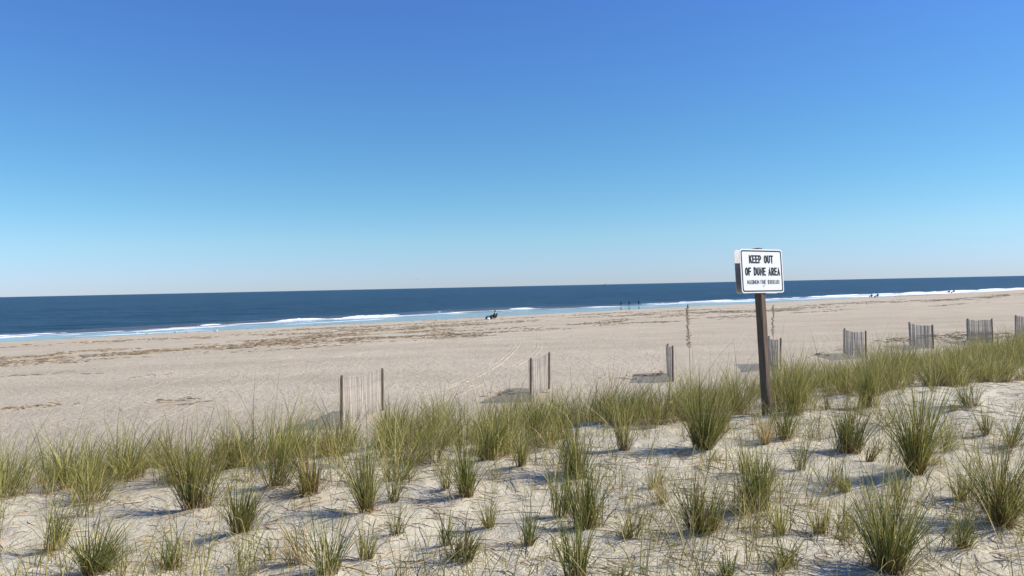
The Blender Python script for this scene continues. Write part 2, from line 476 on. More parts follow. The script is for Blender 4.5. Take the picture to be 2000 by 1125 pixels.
# ------------------------------------------------------------------ sea, breakers, foam
WAVE_PX = [(-150,661),(0,655),(130,649),(250,643),(350,637.5),(445,632),(520,628),(650,621),(793,613.5),(870,608),(930,606),(1000,603),(1060,601),(1130,599),(1210,596.5),(1300,591.5),(1440,585.5),(1530,582),(1700,575),(1850,569),(2000,562.5),(2200,554.5)]
_w = np.array([to_sn(*hit_sea(px, py)) for px, py in WAVE_PX])
_o = np.argsort(_w[:, 0]); WS, WN = _w[_o, 0], _w[_o, 1]
def wave_n(s): return np.interp(s, WS, WN)
def s_of(px):
    i = np.interp(px, [p[0] for p in WAVE_PX], [p[1] for p in WAVE_PX])
    return to_sn(*hit_sea(px, float(i)))[0]

def sea_z(s, n):
    wn_ = wave_n(s) + 1.2 * noise(s * .05, 0 * s, 31)
    d = n - wn_
    ridge = np.where(d > 0, np.exp(-(d / 5.0) ** 2), np.exp(-(d / 1.1) ** 2))
    z = .42 * ridge * (.75 + .4 * noise(s * .06, 0 * s, 33))
    fade = np.clip((n - wn_ - 2) / 12, 0, 1) * np.exp(-np.maximum(n - 420, 0) / 200)
    z = z + fade * (.16 * np.sin(n * .42 + 2.2 * noise(s * .02, n * .03, 34)) * (.5 + .5 * noise(s * .03, n * .05, 35)) + .10 * fbm(s * .10, n * .32, 36))
    return z
def build_sea():
    ss = np.concatenate([-np.geomspace(20000, 200, 36)[:-1], np.linspace(-200, 560, 420), np.geomspace(565, 20000, 36)])
    nn = np.concatenate([np.linspace(108, 200, 200), np.geomspace(200.8, 420, 130), np.geomspace(425, 24000, 50)])
    A, B = np.meshgrid(ss, nn, indexing='ij')
    s, n = A.ravel(), B.ravel()
    z = sea_z(s, n)
    x, y = to_xy(s, n)
    me = mesh_np('sea', np.stack([x, y, z], -1), grid_quads(len(ss), len(nn))[:, ::-1], None, True)
    set_attr(me, 'shore', n - wave_n(s) + 147)
    me.update()
    o = obj('sea', me, M_sea)
    if me.polygons[0].normal.z < 0: me.flip_normals()
    tag(o, 'dark blue sea reaching to the horizon', 'sea', kind='structure')
build_sea()

# foam: rollers on the broken stretches of the wave, thin lace on the water behind and in front of it
ROLL_PX = [(-120,170,.15),(170,255,.16),(255,445,.24),(520,640,.26),(650,793,.28),(825,868,.22),(972,1062,.22),(1062,1210,.10),(1240,1300,.22),(1300,1440,.12),(1440,1560,.15),(1560,2150,.26)]
LACE_PX = [(-120,260,.02),(260,520,.0),(520,900,.03),(900,1250,.12),(1250,1560,.25),(1560,2200,.60)]
def build_foam():
    Vs, Qs, off = [], [], 0
    def sheet(s0, s1, cross, fn, ds):
        nonlocal off
        ns = max(8, int((s1 - s0) / ds))
        ss = np.linspace(s0, s1, ns)
        A, B = np.meshgrid(ss, cross, indexing='ij')
        n, z = fn(A, B, ss)
        x, y = to_xy(A, n)
        Vs.append(np.stack([x.ravel(), y.ravel(), z.ravel()], -1))
        Qs.append(grid_quads(ns, len(cross)) + off); off += ns * len(cross)
    for a, b, H in ROLL_PX:
        s0, s1 = sorted((s_of(a), s_of(b)))
        def fn(A, B, ss):
            w = wave_n(A) + 1.2 * noise(A * .05, 0 * A, 31)
            end = np.clip(np.minimum(A - s0, s1 - A) / 7.0, 0, 1) ** .7 * np.clip(.72 + .9 * fbm(A * .11, 0 * A, 47), .12, 1.1)
            prof = np.clip(1 - np.abs(B) ** 2.2, 0, 1)
            z = H * (prof * (.75 + .35 * fbm(A * .35, B * 2, 41)) + .22 * noise(A * 1.7, B * 5, 42) + .12 * noise(A * 4.5, B * 9, 43)) * end - .06 + .16 * prof * end
            return w - 1.0 + B * 1.5, z
        sheet(s0, s1, np.linspace(-1, 1, 11), fn, .35)
    for a, b, H, off_n in ((-120, 175, .16, 7), (200, 470, .12, 9), (560, 790, .13, 9), (800, 960, .16, 8), (1060, 1230, .13, 7), (1330, 1500, .15, 8)):
        s0, s1 = sorted((s_of(a), s_of(b)))
        def fn(A, B, ss):
            w = wave_n(A) - off_n + 2.0 * noise(A * .04, 0 * A, 61)
            end = np.clip(np.minimum(A - s0, s1 - A) / 9.0, 0, 1) * np.clip(.55 + 1.0 * fbm(A * .09, 0 * A, 63), 0, 1.1)
            prof = np.clip(1 - np.abs(B) ** 2, 0, 1)
            z = H * (prof + .3 * noise(A * 1.5, B * 4, 64)) * end - .03 + .03 * end
            return w + B * .8, z
        sheet(s0, s1, np.linspace(-1, 1, 7), fn, .4)
    for a, b, cov in LACE_PX:
        s0, s1 = sorted((s_of(a), s_of(b)))
        def fn(A, B, ss):
            w = wave_n(A)
            n = w - 1.5 - B * 22
            q = fbm(A * .035 + 5, n * .45, 51) + .5 * fbm(A * .3, n * 1.6, 52)
            line = np.exp(-((B - .22 - .1 * noise(A * .03, 0 * A, 55)) / .05) ** 2) * .5 + np.exp(-((B - .6 - .15 * noise(A * .02, 0 * A, 56)) / .05) ** 2) * .35
            z = .012 + .05 * np.clip(q + line + (cov - .55) * 1.3 - .25 * B, -.8, .7)
            return n, z
        sheet(s0, s1, np.linspace(0, 1, 60), fn, .8)
    me = mesh_np('sea_foam', np.concatenate(Vs), np.concatenate(Qs), None, True)
    o = obj('sea_foam', me, M_foam)
    tag(o, 'white foam of the breaking waves along the shore', 'foam', kind='stuff')
build_foam()

# ------------------------------------------------------------------ tyre tracks pressed into the beach
TRACKS = [
 ([(560,838),(660,812),(800,774),(900,748),(960,716),(1000,686),(1018,655),(1014,633)], .035),
 ([(700,842),(800,810),(880,775),(960,740),(1010,712),(1045,690),(1058,665),(1046,640)], .035),
 ([(60,850),(180,815),(330,765),(470,728),(640,700),(800,678),(950,667),(1100,657),(1250,654)], .025),
 ([(0,835),(140,795),(300,752),(440,718),(620,690),(780,670),(930,658)], .022),
 ([(240,838),(350,800),(420,764),(500,745),(640,718)], .025),
 ([(560,790),(720,752),(880,722),(1010,700)], .02),
 ([(1080,668),(1220,655),(1400,647),(1580,640),(1760,626),(1900,612),(1990,603)], .025),
 ([(1180,648),(1400,636),(1600,627),(1800,612),(1990,596)], .02),
 ([(1250,690),(1420,672),(1560,660),(1700,647)], .02),
]
def build_track(pts, hgt, k):
    P = np.array([hit(*p) for p in pts])
    d = np.concatenate([[0], np.cumsum(np.hypot(*np.diff(P, axis=0).T))])
    t = np.arange(0, d[-1], .12)
    x, y = np.interp(t, d, P[:, 0]), np.interp(t, d, P[:, 1])
    kk = np.hanning(61); kk /= kk.sum()
    if len(t) > 130:
        xs, ys = np.convolve(x, kk, 'same'), np.convolve(y, kk, 'same')
        x, y, t = xs[32:-32], ys[32:-32], t[32:-32]
    x = x + .15 * noise(t * .12, 0 * t, 60 + k); y = y + .15 * noise(t * .12, 0 * t, 80 + k)
    dx, dy = np.gradient(x), np.gradient(y); L = np.hypot(dx, dy); nx, ny = -dy / L, dx / L
    cr_ = np.array([-.30, -.2, -.15, -.09, 0, .09, .15, .2, .30])
    hgt = hgt * .7; cr_ = cr_ * .8
    cz = np.array([-.03, hgt * .6, hgt, .35 * hgt, .15 * hgt, .35 * hgt, hgt, hgt * .6, -.03])
    A = cr_[None] * np.ones((len(t), 1))
    X, Y = x[:, None] + nx[:, None] * A, y[:, None] + ny[:, None] * A
    Z = ground(X, Y) + cz[None] * (.75 + .5 * noise(t[:, None] * 3.1, A * 9, 7 + k)) * np.clip(.85 + .9 * noise(t * .25, 0 * t, 9 + k), .0, 1.3)[:, None] - .004
    me = mesh_np('tyre_track', np.stack([X.ravel(), Y.ravel(), Z.ravel()], -1), grid_quads(len(t), 9), None, True)
    if me.polygons[0].normal.z < 0: me.flip_normals()
    set_attr(me, 'shore', np.full(X.size, 40.0))
    o = obj('tyre_track', me, M_sand)
    tag(o, 'shallow wheel track pressed into the open beach sand', 'track', 'wheel tracks crossing the beach', kind='structure')
for k, (p, h) in enumerate(TRACKS): build_track(p, h, k)

# ------------------------------------------------------------------ wrack of dead reeds on the upper beach, straw on the dune
def lying_pieces(name, X, Y, L, W, H, tint, label, cat, m=M_straw, lift=.0, along=None):
    """each piece a bent three-sided stalk lying on the sand"""
    n = len(X)
    a = rng.uniform(0, 2 * np.pi, n) if along is None else along
    bend = rng.normal(0, 1.1, n)
    K = 5
    t = np.linspace(-.5, .5, K)
    cx, cy = [], []
    for k in range(K):
        ang = a + bend * t[k]
        cx.append(X + L * t[k] * np.cos(ang)); cy.append(Y + L * t[k] * np.sin(ang))
    cx, cy = np.stack(cx, 1), np.stack(cy, 1)
    arch = (1 - (2 * t) ** 2)[None] * (L * np.abs(rng.normal(0, .10, n)))[:, None] * lift
    gz = ground(cx, cy) + arch
    nx, ny = -np.sin(a)[:, None], np.cos(a)[:, None]
    w = W[:, None] * np.array([.5, 1, 1, .8, .25])[None]
    h = H[:, None] * np.array([.4, 1, 1, .8, .3])[None]
    V = np.stack([np.stack([cx - nx * w, cy - ny * w, gz - .003], -1), np.stack([cx, cy, gz + h], -1), np.stack([cx + nx * w, cy + ny * w, gz - .003], -1)], 2)
    V = V.reshape(n, K * 3, 3)
    q = []
    for k in range(K - 1):
        q += [[3 * k, 3 * k + 3, 3 * k + 4, 3 * k + 1], [3 * k + 1, 3 * k + 4, 3 * k + 5, 3 * k + 2]]
    Q = (np.array(q)[None] + (np.arange(n) * K * 3)[:, None, None]).reshape(-1, 4)
    me = mesh_np(name, V.reshape(-1, 3), Q, None, False)
    set_attr(me, 'tint', np.repeat(np.concatenate([tint, np.ones((n, 1))], 1), K * 3, 0), 'FLOAT_COLOR')
    o = obj(name, me, m)
    tag(o, label, cat, kind='stuff')
    return o
# patches of wrack: centre in the photograph, half length and half width in metres, pieces
WR = [(70,705,7,1.6,260),(150,693,6,1.3,200),(40,712,4,.8,80),(20,735,2.5,.3,25),(185,684,2,.7,60),(290,683,5,2.2,300),(340,684,5,1.5,220),(420,678,6,1.6,240),(500,671,7,2.0,300),(560,672,5,1.5,180),(390,660,9,2,110),(250,664,9,2,90),
 (120,672,12,1.5,70),(680,640,7,3.2,360),(700,654,7,2.5,340),(640,648,6,2,160),(740,650,6,2,240),(800,656,7,2.2,260),(880,653,9,1.8,220),(930,655,7,1.2,130),(860,638,9,2.2,260),(920,633,7,2.2,220),(780,645,7,3,180),(820,632,11,2.5,130),(970,643,4,.7,40),(620,678,5,.5,40),(720,668,8,.8,40),
 (1020,621,9,1.6,70),(1080,623,9,1.2,80),(1180,613,10,2,140),(1230,616,10,2,150),(1250,622,8,1,60),(1200,629,6,.8,70),(1225,632,7,.7,60),(1130,634,5,.5,30),(1330,607,10,2,200),(1380,612,10,2.2,220),(1420,608,10,2.2,220),(1340,626,6,.6,30),(1460,617,9,1.6,120),(1500,608,11,2,200),(1560,602,11,2,170),
 (1620,595,12,2,170),(1690,590,12,2,150),(1740,590,10,1.6,110),(1800,588,10,2,150),(1850,586,12,2.5,220),(1900,582,13,2.5,220),(1960,577,13,2.5,200),(1990,574,13,2,160),(1640,606,8,.6,24),(1850,596,8,1,50),(1780,578,14,1.5,90),(300,652,14,.8,40),(600,636,14,1,60),(880,624,14,1,60),
 (355,781,.5,.10,14),(364,790,.35,.2,14),(40,797,.9,.06,14),(75,793,1.0,.08,18),(190,730,.6,.08,5),(305,732,.8,.08,6),
 (1830,657,2.2,.4,36),(1870,655,2.4,.4,44),(1770,662,1.6,.3,26),(1745,668,1.4,.25,22),(1960,652,2.4,.4,44),(1930,660,2.0,.4,40),(1850,664,2,.4,24),(1590,693,2.2,.3,18),(980,770,1.2,.3,20),(1240,735,1.4,.4,30)]
X, Y, LL, WW = [], [], [], []
for px, py, hl, hw, cnt in WR:
    cx, cy = hit(px, py); s0, n0 = to_sn(cx, cy)
    far = min(1.0, math.hypot(cx, cy) / 60)
    m_ = int(cnt * 1.7)
    # small heaps within the patch
    heaps = max(3, m_ // 7)
    hs, hn = rng.normal(0, .55, heaps * 3) * hl, rng.normal(0, .75, heaps * 3) * hw
    good = fbm((s0 + hs) * .22, (n0 + hn) * .5, 101) > -.08
    hs, hn = (hs[good], hn[good]) if good.sum() > 3 else (hs, hn)
    heaps = len(hs)
    pick = rng.integers(0, heaps, m_)
    s = s0 + hs[pick] + rng.normal(0, .5 * far + .05, m_); n = n0 + hn[pick] + rng.normal(0, .42 * far + .02, m_)
    x, y = to_xy(s, n)
    X.append(x); Y.append(y)
    LL.append(rng.uniform(.15, .75, m_) * (.25 + .75 * far)); WW.append(rng.uniform(.010, .040, m_) * (.2 + .8 * far))
X, Y, LL, WW = map(np.concatenate, (X, Y, LL, WW))
base = np.array([[.24, .18, .115], [.31, .24, .155], [.14, .105, .07], [.40, .32, .21], [.19, .145, .10]])
tint = base[rng.integers(0, 5, len(X))] * rng.uniform(.7, 1.25, (len(X), 1))
lying_pieces('seaweed_wrack', X, Y, LL, WW, WW * 1.0, tint, 'brown wrack of dead reeds strewn in bands across the upper beach', 'seaweed', lift=.3, along=SH + rng.normal(0, .7, len(X)))

# dry blades lying on the dune sand
n_l = 6000
rr_ = rng.uniform(2.6, 13, n_l * 3) ; th_ = rng.uniform(R(-42), R(42), n_l * 3)
X, Y = rr_ * np.sin(th_), rr_ * np.cos(th_)
s_, n_ = to_sn(X, Y)
keep = (n_ < 9.5) & (fbm(X * .9, Y * .9, 71) > -.35)
X, Y = X[keep][:n_l], Y[keep][:n_l]
k_ = len(X)
base = np.array([[.46, .37, .23], [.36, .27, .16], [.27, .20, .13], [.54, .46, .31], [.36, .26, .17]])
tint = base[rng.integers(0, 5, k_)] * rng.uniform(.75, 1.2, (k_, 1))
lying_pieces('straw_litter', X, Y, rng.gamma(2.5, .07, k_) + .03, rng.uniform(.0006, .0015, k_), rng.uniform(.0006, .0012, k_), tint, 'thin dead grass blades lying on the dune sand', 'straw', lift=.45)

# ------------------------------------------------------------------ beach grass
G = dict(green=(.125, .148, .032), olive=(.25, .235, .060), yellow=(.50, .42, .14), straw=(.56, .45, .24), red=(.21, .10, .055), brown=(.10, .065, .04), blue=(.05, .085, .03))
PAL = {  # share of each colour among the upright blades
 'g': (('green', .46), ('olive', .30), ('yellow', .18), ('blue', .06)), 'gr': (('green', .42), ('olive', .3), ('yellow', .14), ('red', .14)),
 'gy': (('green', .4), ('olive', .25), ('yellow', .35)), 'gb': (('green', .45), ('olive', .33), ('brown', .22)), 'y': (('olive', .5), ('yellow', .4), ('green', .1)),
 's': (('green', .6), ('olive', .3), ('yellow', .1)), 'r': (('olive', .4), ('red', .25), ('yellow', .2), ('green', .15)), 'd': (('straw', .75), ('red', .15), ('yellow', .10)),
 'b': (('brown', .35), ('olive', .35), ('green', .2), ('red', .1)), 'band': (('olive', .40), ('green', .22), ('yellow', .28), ('straw', .10))}
def blade_mesh(name, n, height, r0, pal, lean, spread, width, dead=False, foot=.12, base=None):
    K = 7
    t = np.linspace(0, 1, K)
    phi = rng.uniform(0, 2 * np.pi, n)
    rad = r0 * np.sqrt(rng.uniform(0, 1, n))
    bx, by = rad * np.cos(phi), rad * np.sin(phi)
    bz = np.full(n, -.02)
    lx, ly, lf = np.zeros(n), np.zeros(n), np.ones(n)
    if base is not None: bx, by, bz = base
    elif n > 14:                      # a clump is a few shoots grown together, each with its own lean and length
        nb_ = int(rng.integers(2, 6)); w_ = rng.integers(0, nb_, n)
        bx = bx + (rng.normal(0, r0 * .75, nb_))[w_]; by = by + (rng.normal(0, r0 * .75, nb_))[w_]
        lx = rng.normal(0, .17, nb_)[w_]; ly = rng.normal(0, .17, nb_)[w_]; lf = rng.uniform(.78, 1.12, nb_)[w_]
    phi = phi + rng.normal(0, .7, n)
    q = rng.beta(1.6, 1.2, n)
    L = height * (.40 + .78 * q) * np.where(rng.random(n) < .07, 1.3, 1.0) * lf
    out = rng.gamma(1.25, .75, n)
    l0 = spread * (.06 + .34 * out) * (.6 + .8 * rad / r0)
    cv = spread * (.3 + 1.0 * out) * rng.uniform(.3, 1.9, n)
    if dead: l0, cv, L = l0 + .45, cv + 1.0, L * .75
    ang = np.minimum(l0[:, None] + cv[:, None] * (t[None] ** 1.7), 2.3)
    # some blades are snapped part way up and hang over; all of them wander a little
    kink = (rng.random(n) < .13)[:, None] * (t[None] > rng.uniform(.35, .8, n)[:, None]) * rng.uniform(.6, 1.7, n)[:, None]
    ang = np.minimum(ang + kink, 2.7)
    ph = phi[:, None] + rng.normal(0, .55, n)[:, None] * t[None] ** 1.3 + kink * rng.normal(0, .6, n)[:, None]
    dirx = np.sin(ang) * np.cos(ph); diry = np.sin(ang) * np.sin(ph); dirz = np.cos(ang)
    dirx = dirx + lean * (.35 + 1.0 * t[None]) + lx[:, None]; diry = diry + ly[:, None]
    nrm = np.sqrt(dirx ** 2 + diry ** 2 + dirz ** 2)
    st = (L / (K - 1))[:, None] / nrm
    def integ(d, b0):
        s = d * st
        return b0[:, None] + np.concatenate([np.zeros((n, 1)), np.cumsum((s[:, 1:] + s[:, :-1]) / 2, 1)], 1)
    px, py, pz = integ(dirx, bx), integ(diry, by), integ(dirz, bz)
    if base is None: pz = np.maximum(pz, -.01 + .004 * rng.random((n, K))) if dead else np.maximum(pz, -.02)
    # flat ribbons, folded a little, turned at random
    tw = rng.uniform(0, np.pi, n)
    sx, sy = np.cos(tw)[:, None], np.sin(tw)[:, None]
    w = (width * rng.uniform(.6, 1.25, n))[:, None] * (np.minimum(1, .55 + 1.6 * t) * (1 - t ** 2.2) + .04)[None] * .5
    A = np.stack([px - sx * w, py - sy * w, pz], -1); B = np.stack([px + sx * w, py + sy * w, pz], -1)
    V = np.stack([A, B], 2).reshape(n, K * 2, 3)
    qd = np.array([[2 * k, 2 * k + 1, 2 * k + 3, 2 * k + 2] for k in range(K - 1)])
    Q = (qd[None] + (np.arange(n) * K * 2)[:, None, None]).reshape(-1, 4)
    names = [p[0] for p in pal]; pr = np.array([p[1] for p in pal]); pr = pr / pr.sum()
    ci = rng.choice(len(names), n, p=pr)
    basec = np.array([G[k] for k in names])[ci] * rng.uniform(.65, 1.4, (n, 1))
    footc = np.array(G['red'])[None] * rng.uniform(.5, 1.3, (n, 1)); tipc = np.array(G['yellow'])[None] * rng.uniform(.7, 1.3, (n, 1))
    f = np.clip(1 - t / (foot * 2), 0, 1)[None, :, None]; g = (np.clip((t - .65) / .35, 0, 1)[None] * (rng.random((n, 1)) ** 1.5))[:, :, None]
    col = basec[:, None] * (1 - f) + footc[:, None] * f
    col = col * (1 - g) + tipc[:, None] * g
    col = np.repeat(np.concatenate([col, np.ones((n, K, 1))], 2), 2, 1)
    me = mesh_np(name, V.reshape(-1, 3), Q, None, True)
    set_attr(me, 'tint', col.reshape(-1, 4), 'FLOAT_COLOR')
    return me
def clump(x, y, height, half, n, typ, lean, label, group, width=.0046, dead_share=.18, r0=None):
    root = empty('grass_clump', (x, y, float(ground(x, y))))
    spread = min(1.35, max(.32, 1.12 * half / max(height, .05)))
    if r0 is None: r0 = min(.045, .010 + .00016 * n)
    o = obj('green_blades' if typ != 'd' else 'dead_blades', blade_mesh('blades', n, height, r0, PAL[typ], lean, spread, width), M_grass, root)
    tag(o, kind='stuff')
    nd = int(n * dead_share)
    if nd > 5 and typ != 'd':
        d = obj('dead_blades', blade_mesh('dead_blades', nd, height * .75, r0 * 1.3, PAL['d'], lean * .5, .8, width * .8, True), M_grass, root)
        tag(d, kind='stuff')
    tag(root, label, 'grass clump', group)
    return root
clumps = []
for (bx, by, ty, hw, nb, typ, lean, lab), (x, y) in zip(CL, cl_pos):
    D = y
    h = 1.06 * (by - ty) * D / FPX
    half = hw * D / FPX
    clumps.append(clump(x, y, h, half, int(nb * 1.9) + 8, typ, lean * .75, lab, 'grass clumps planted on the open dune sand', dead_share=.22 if nb > 60 else .12))

# seed stalks: one on the big clump left of the sign, one behind the sign post
def seed_stalk(root, base, height, bend):
    K = 9
    pts = [Vector(base) + Vector((bend * (i / K) ** 2, 0, height * i / K)) for i in range(K + 1)]
    st = obj('seed_stalk', bm_mesh('seed_stalk', lambda bm: bm_tube(bm, pts, [.003 - .0002 * i for i in range(K + 1)], 6), True), M_stalk, root)
    def head(bm):
        r_ = random.Random(int(height * 1000))
        for i in range(64):
            f = .67 + .33 * i / 63
            p = Vector(base) + Vector((bend * f ** 2, 0, height * f))
            a = r_.uniform(0, 6.28); k = r_.uniform(.2, 1) * .018 * (1.25 - f) / .5 + .004
            d = Vector((math.cos(a), math.sin(a), .8)).normalized()
            rot = d.to_track_quat('Z', 'Y').to_matrix()
            bm_ball(bm, p + d * k, (.0045, .003, .013), 1, rot)
    h = obj('seed_head', bm_mesh('seed_head', head, False), M_seed, st); h['kind'] = 'stuff'
M_stalk = simple('seed_stalk', (.30, .22, .11), .8, .2)
M_seed = simple('seed_head', (.28, .18, .085), .85, .3, 60)
big = clumps[28]
D = cl_pos[28][1]
seed_stalk(big, (-.06, .02, .1), (884 - 606) * D / FPX - .1, -.02)

# ------------------------------------------------------------------ the dense band along the dune edge
band = []
tries = 0
lab_band = 'green and gold beach grass clump crowded into the dense band along the dune edge'
grid_s = np.arange(-8, 26, .47)
for sv in grid_s:
    for nv in np.arange(4.2, 9.4, .50):
        s1 = sv + rng.normal(0, .17); n1 = nv + rng.normal(0, .17)
        edge = 4.65 - .45 * min(1, max(0, (s1 - 6) / 5)) + .7 * float(noise(s1 * .35, 0, 91)) + .6 * float(edge_shift(s1))
        if n1 > 7.6 + float(edge_shift(s1)) - .5 * min(1, max(0, (s1 - 7) / 4)): continue
        if n1 < edge: continue
        if rng.random() < .10: continue
        x, y = to_xy(s1, n1)
        if y < 2.5: continue
        d = math.hypot(x, y)
        px = 1000 + FPX * x / y
        if px < -120 or px > 2050: continue
        if min((x - a) ** 2 + (y - b) ** 2 for a, b in cl_pos) < .25 ** 2: continue
        band.append((x, y, d))
band.sort(key=lambda b: b[2])
band = band[:238]
ZONES = [(150, 'at the left edge'), (420, 'on the left'), (640, 'left of the nearest fence'), (830, 'below the nearest fence'), (1010, 'before the second fence'), (1120, 'around the second fence'),
         (1290, 'left of the edge-on fence'), (1440, 'between edge-on fence and sign'), (1560, 'close around the sign post'), (1700, 'below the first grey fence'), (1860, 'below the sagging grey fence'), (1960, 'below the grey fence standing clear'), (9999, 'at the right edge')]
for x, y, d in band:
    z = float(fbm(x * .35, y * .35, 95))
    sv, nv = to_sn(x, y)
    row = nv - .75 * float(edge_shift(sv))
    h = rng.uniform(.34, .66) * (1 + .2 * z)
    vt = rng.random() + .25 * z
    kind_ = 'band' if vt < .5 else 'gy' if vt < .68 else 'y' if vt < .82 else 'r' if vt < .92 else 'g'
    px = 1000 + FPX * x / y
    if 850 < px < 1750: h *= 1.2
    zone = next(t for lim, t in ZONES if px < lim)
    rw = 'front row of the band ' if row < 6.0 else 'middle of the band ' if row < 7.1 else 'seaward side of the band '
    c = clump(x, y, h, h * rng.uniform(.4, .9), int(rng.uniform(120, 230)), kind_, rng.uniform(-.05, .38), 'grass clump in the ' + rw + zone, 'dense band of grass clumps along the dune edge', width=.0048, dead_share=.14, r0=rng.uniform(.05, .13))
    clumps.append(c)

# ------------------------------------------------------------------ the sign
# loose blades coming up between the clumps: nobody could count them
def stray():
    bx, by, hh = [], [], []
    def tufts(cnt, s_, n_, lo, hi, b0, b1):
        x, y = to_xy(s_, n_)
        for a, b in zip(x, y):
            k = int(rng.uniform(b0, b1)); r_ = rng.uniform(.015, .06)
            bx.append(a + rng.normal(0, r_, k)); by.append(b + rng.normal(0, r_, k)); hh.append(np.full(k, rng.uniform(lo, hi)))
    m_ = 2600
    s1, n1 = rng.uniform(-8, 26, m_), rng.uniform(3.9, 8.8, m_)
    es = edge_shift(s1); x1, y1 = to_xy(s1, n1)
    d = np.clip((n1 - 4.0 - .6 * es) / 1.3, .05, 1) * np.clip((8.3 + es - n1 - np.clip((s1 - 7) / 4, 0, 1)) / 1.2, 0, 1) * np.where(s1 > 8, .85, 1.0) * np.clip(.55 + .9 * fbm(s1 * .7, n1 * .7, 77), 0, 1)
    k1 = (rng.random(m_) < d * .72) & (y1 > 2.5) & (np.abs(x1 / np.maximum(y1, .1)) < .75)
    tufts(0, s1[k1], n1[k1], .25, .55, 14, 46)
    r2, t2 = rng.uniform(2.7, 10, 3000), rng.uniform(R(-40), R(40), 3000)
    s2, n2_ = to_sn(r2 * np.sin(t2), r2 * np.cos(t2))
    k2 = (n2_ < 4.8) & (fbm(s2 * 1.1, n2_ * 1.1, 78) > -.12) & (rng.random(3000) < .65)
    tufts(0, s2[k2], n2_[k2], .10, .40, 2, 15)
    k3 = (n2_ < 5.0) & (fbm(s2 * .9 + 7, n2_ * .9, 79) > -.05) & (rng.random(3000) < .16)
    tufts(0, s2[k3], n2_[k3], .26, .52, 9, 30)
    x, y, h = map(np.concatenate, (bx, by, hh))
    me = blade_mesh('loose_grass', len(x), h, .05, PAL['band'], .14, .95, .0044, base=(x, y, ground(x, y) - .01))
    o = obj('loose_grass', me, M_grass)
    tag(o, 'loose grass sprigs growing between the clumps of the dune', 'grass', kind='stuff')
    print('stray', len(x), k1.sum(), k2.sum())
stray()
def rounded(w, h, r, seg=6):
    pts = []
    for cx, cy, a0 in ((w / 2 - r, h / 2 - r, 0), (-w / 2 + r, h / 2 - r, 90), (-w / 2 + r, -h / 2 + r, 180), (w / 2 - r, -h / 2 + r, 270)):
        for k in range(seg + 1):
            a = R(a0 + 90 * k / seg); pts.append((cx + r * math.cos(a), cy + r * math.sin(a)))
    return pts
def plate(bm, pts, y0, y1):
    a = [bm.verts.new((x, y0, z)) for x, z in pts]; b = [bm.verts.new((x, y1, z)) for x, z in pts]
    bm.faces.new(a); bm.faces.new(b[::-1]); n = len(pts)
    for i in range(n): bm.faces.new((a[i], b[i], b[(i + 1) % n], a[(i + 1) % n]))
    bmesh.ops.recalc_face_normals(bm, faces=bm.faces[:])
def ring_plate(bm, p, q, y0, y1):
    n = len(p)
    a = [bm.verts.new((x, y0, z)) for x, z in p]; b = [bm.verts.new((x, y0, z)) for x, z in q]
    c = [bm.verts.new((x, y1, z)) for x, z in p]; d = [bm.verts.new((x, y1, z)) for x, z in q]
    for i in range(n):
        j = (i + 1) % n
        bm.faces.new((a[i], a[j], b[j], b[i])); bm.faces.new((c[i], d[i], d[j], c[j])); bm.faces.new((a[i], c[i], c[j], a[j])); bm.faces.new((b[i], b[j], d[j], d[i]))
    bmesh.ops.recalc_face_normals(bm, faces=bm.faces[:])
def arc(cx, cy, rx, ry, a0, a1, n=9): return [(cx + rx * math.cos(R(a0 + (a1 - a0) * k / (n - 1))), cy + ry * math.sin(R(a0 + (a1 - a0) * k / (n - 1)))) for k in range(n)]
def glyphs(w):
    o_ = arc(w / 2, .68, w / 2, .32, 0, 180) + arc(w / 2, .32, w / 2, .32, 180, 360) + [(w, .68)]
    bowl = lambda y0, y1, x: [(0, y1)] + arc(x - (y1 - y0) / 2 * .8, (y0 + y1) / 2, (y1 - y0) / 2 * .8, (y1 - y0) / 2, 90, -90) + [(0, y0)]
    return {'K': [[(0, 0), (0, 1)], [(w, 1), (.05 * w, .42)], [(.38 * w, .60), (w, 0)]], 'E': [[(w * .9, 1), (0, 1), (0, 0), (w * .9, 0)], [(0, .52), (w * .8, .52)]], 'F': [[(w * .9, 1), (0, 1), (0, 0)], [(0, .52), (w * .8, .52)]],
     'P': [[(0, 0), (0, 1)], bowl(.45, 1, w)], 'R': [[(0, 0), (0, 1)], bowl(.48, 1, w), [(w * .45, .48), (w, 0)]], 'D': [[(0, 0), (0, 1), (w * .4, 1)] + arc(w * .4, .66, w * .6, .34, 90, 0) + arc(w * .4, .34, w * .6, .34, 0, -90) + [(0, 0)]],
     'O': [o_], '0': [o_], 'U': [[(0, 1)] + arc(w / 2, .32, w / 2, .32, 180, 360) + [(w, 1)]], 'T': [[(0, 1), (w, 1)], [(w / 2, 1), (w / 2, 0)]], 'N': [[(0, 0), (0, 1), (w, 0), (w, 1)]], 'A': [[(0, 0), (w / 2, 1), (w, 0)], [(.2 * w, .3), (.8 * w, .3)]],
     'M': [[(0, 0), (0, 1), (w * .6, .25), (w * 1.2, 1), (w * 1.2, 0)]], 'X': [[(0, 0), (w, 1)], [(0, 1), (w, 0)]], 'I': [[(0, 0), (0, 1)]], '1': [[(0, .8), (w * .3, 1), (w * .3, 0)]], '.': [[(0, 0), (0, .06)]],
     '$': [arc(w / 2, .74, w / 2, .2, 20, 270) + arc(w / 2, .32, w / 2, .22, 90, -160), [(w / 2, 1.08), (w / 2, -.08)]], ' ': []}
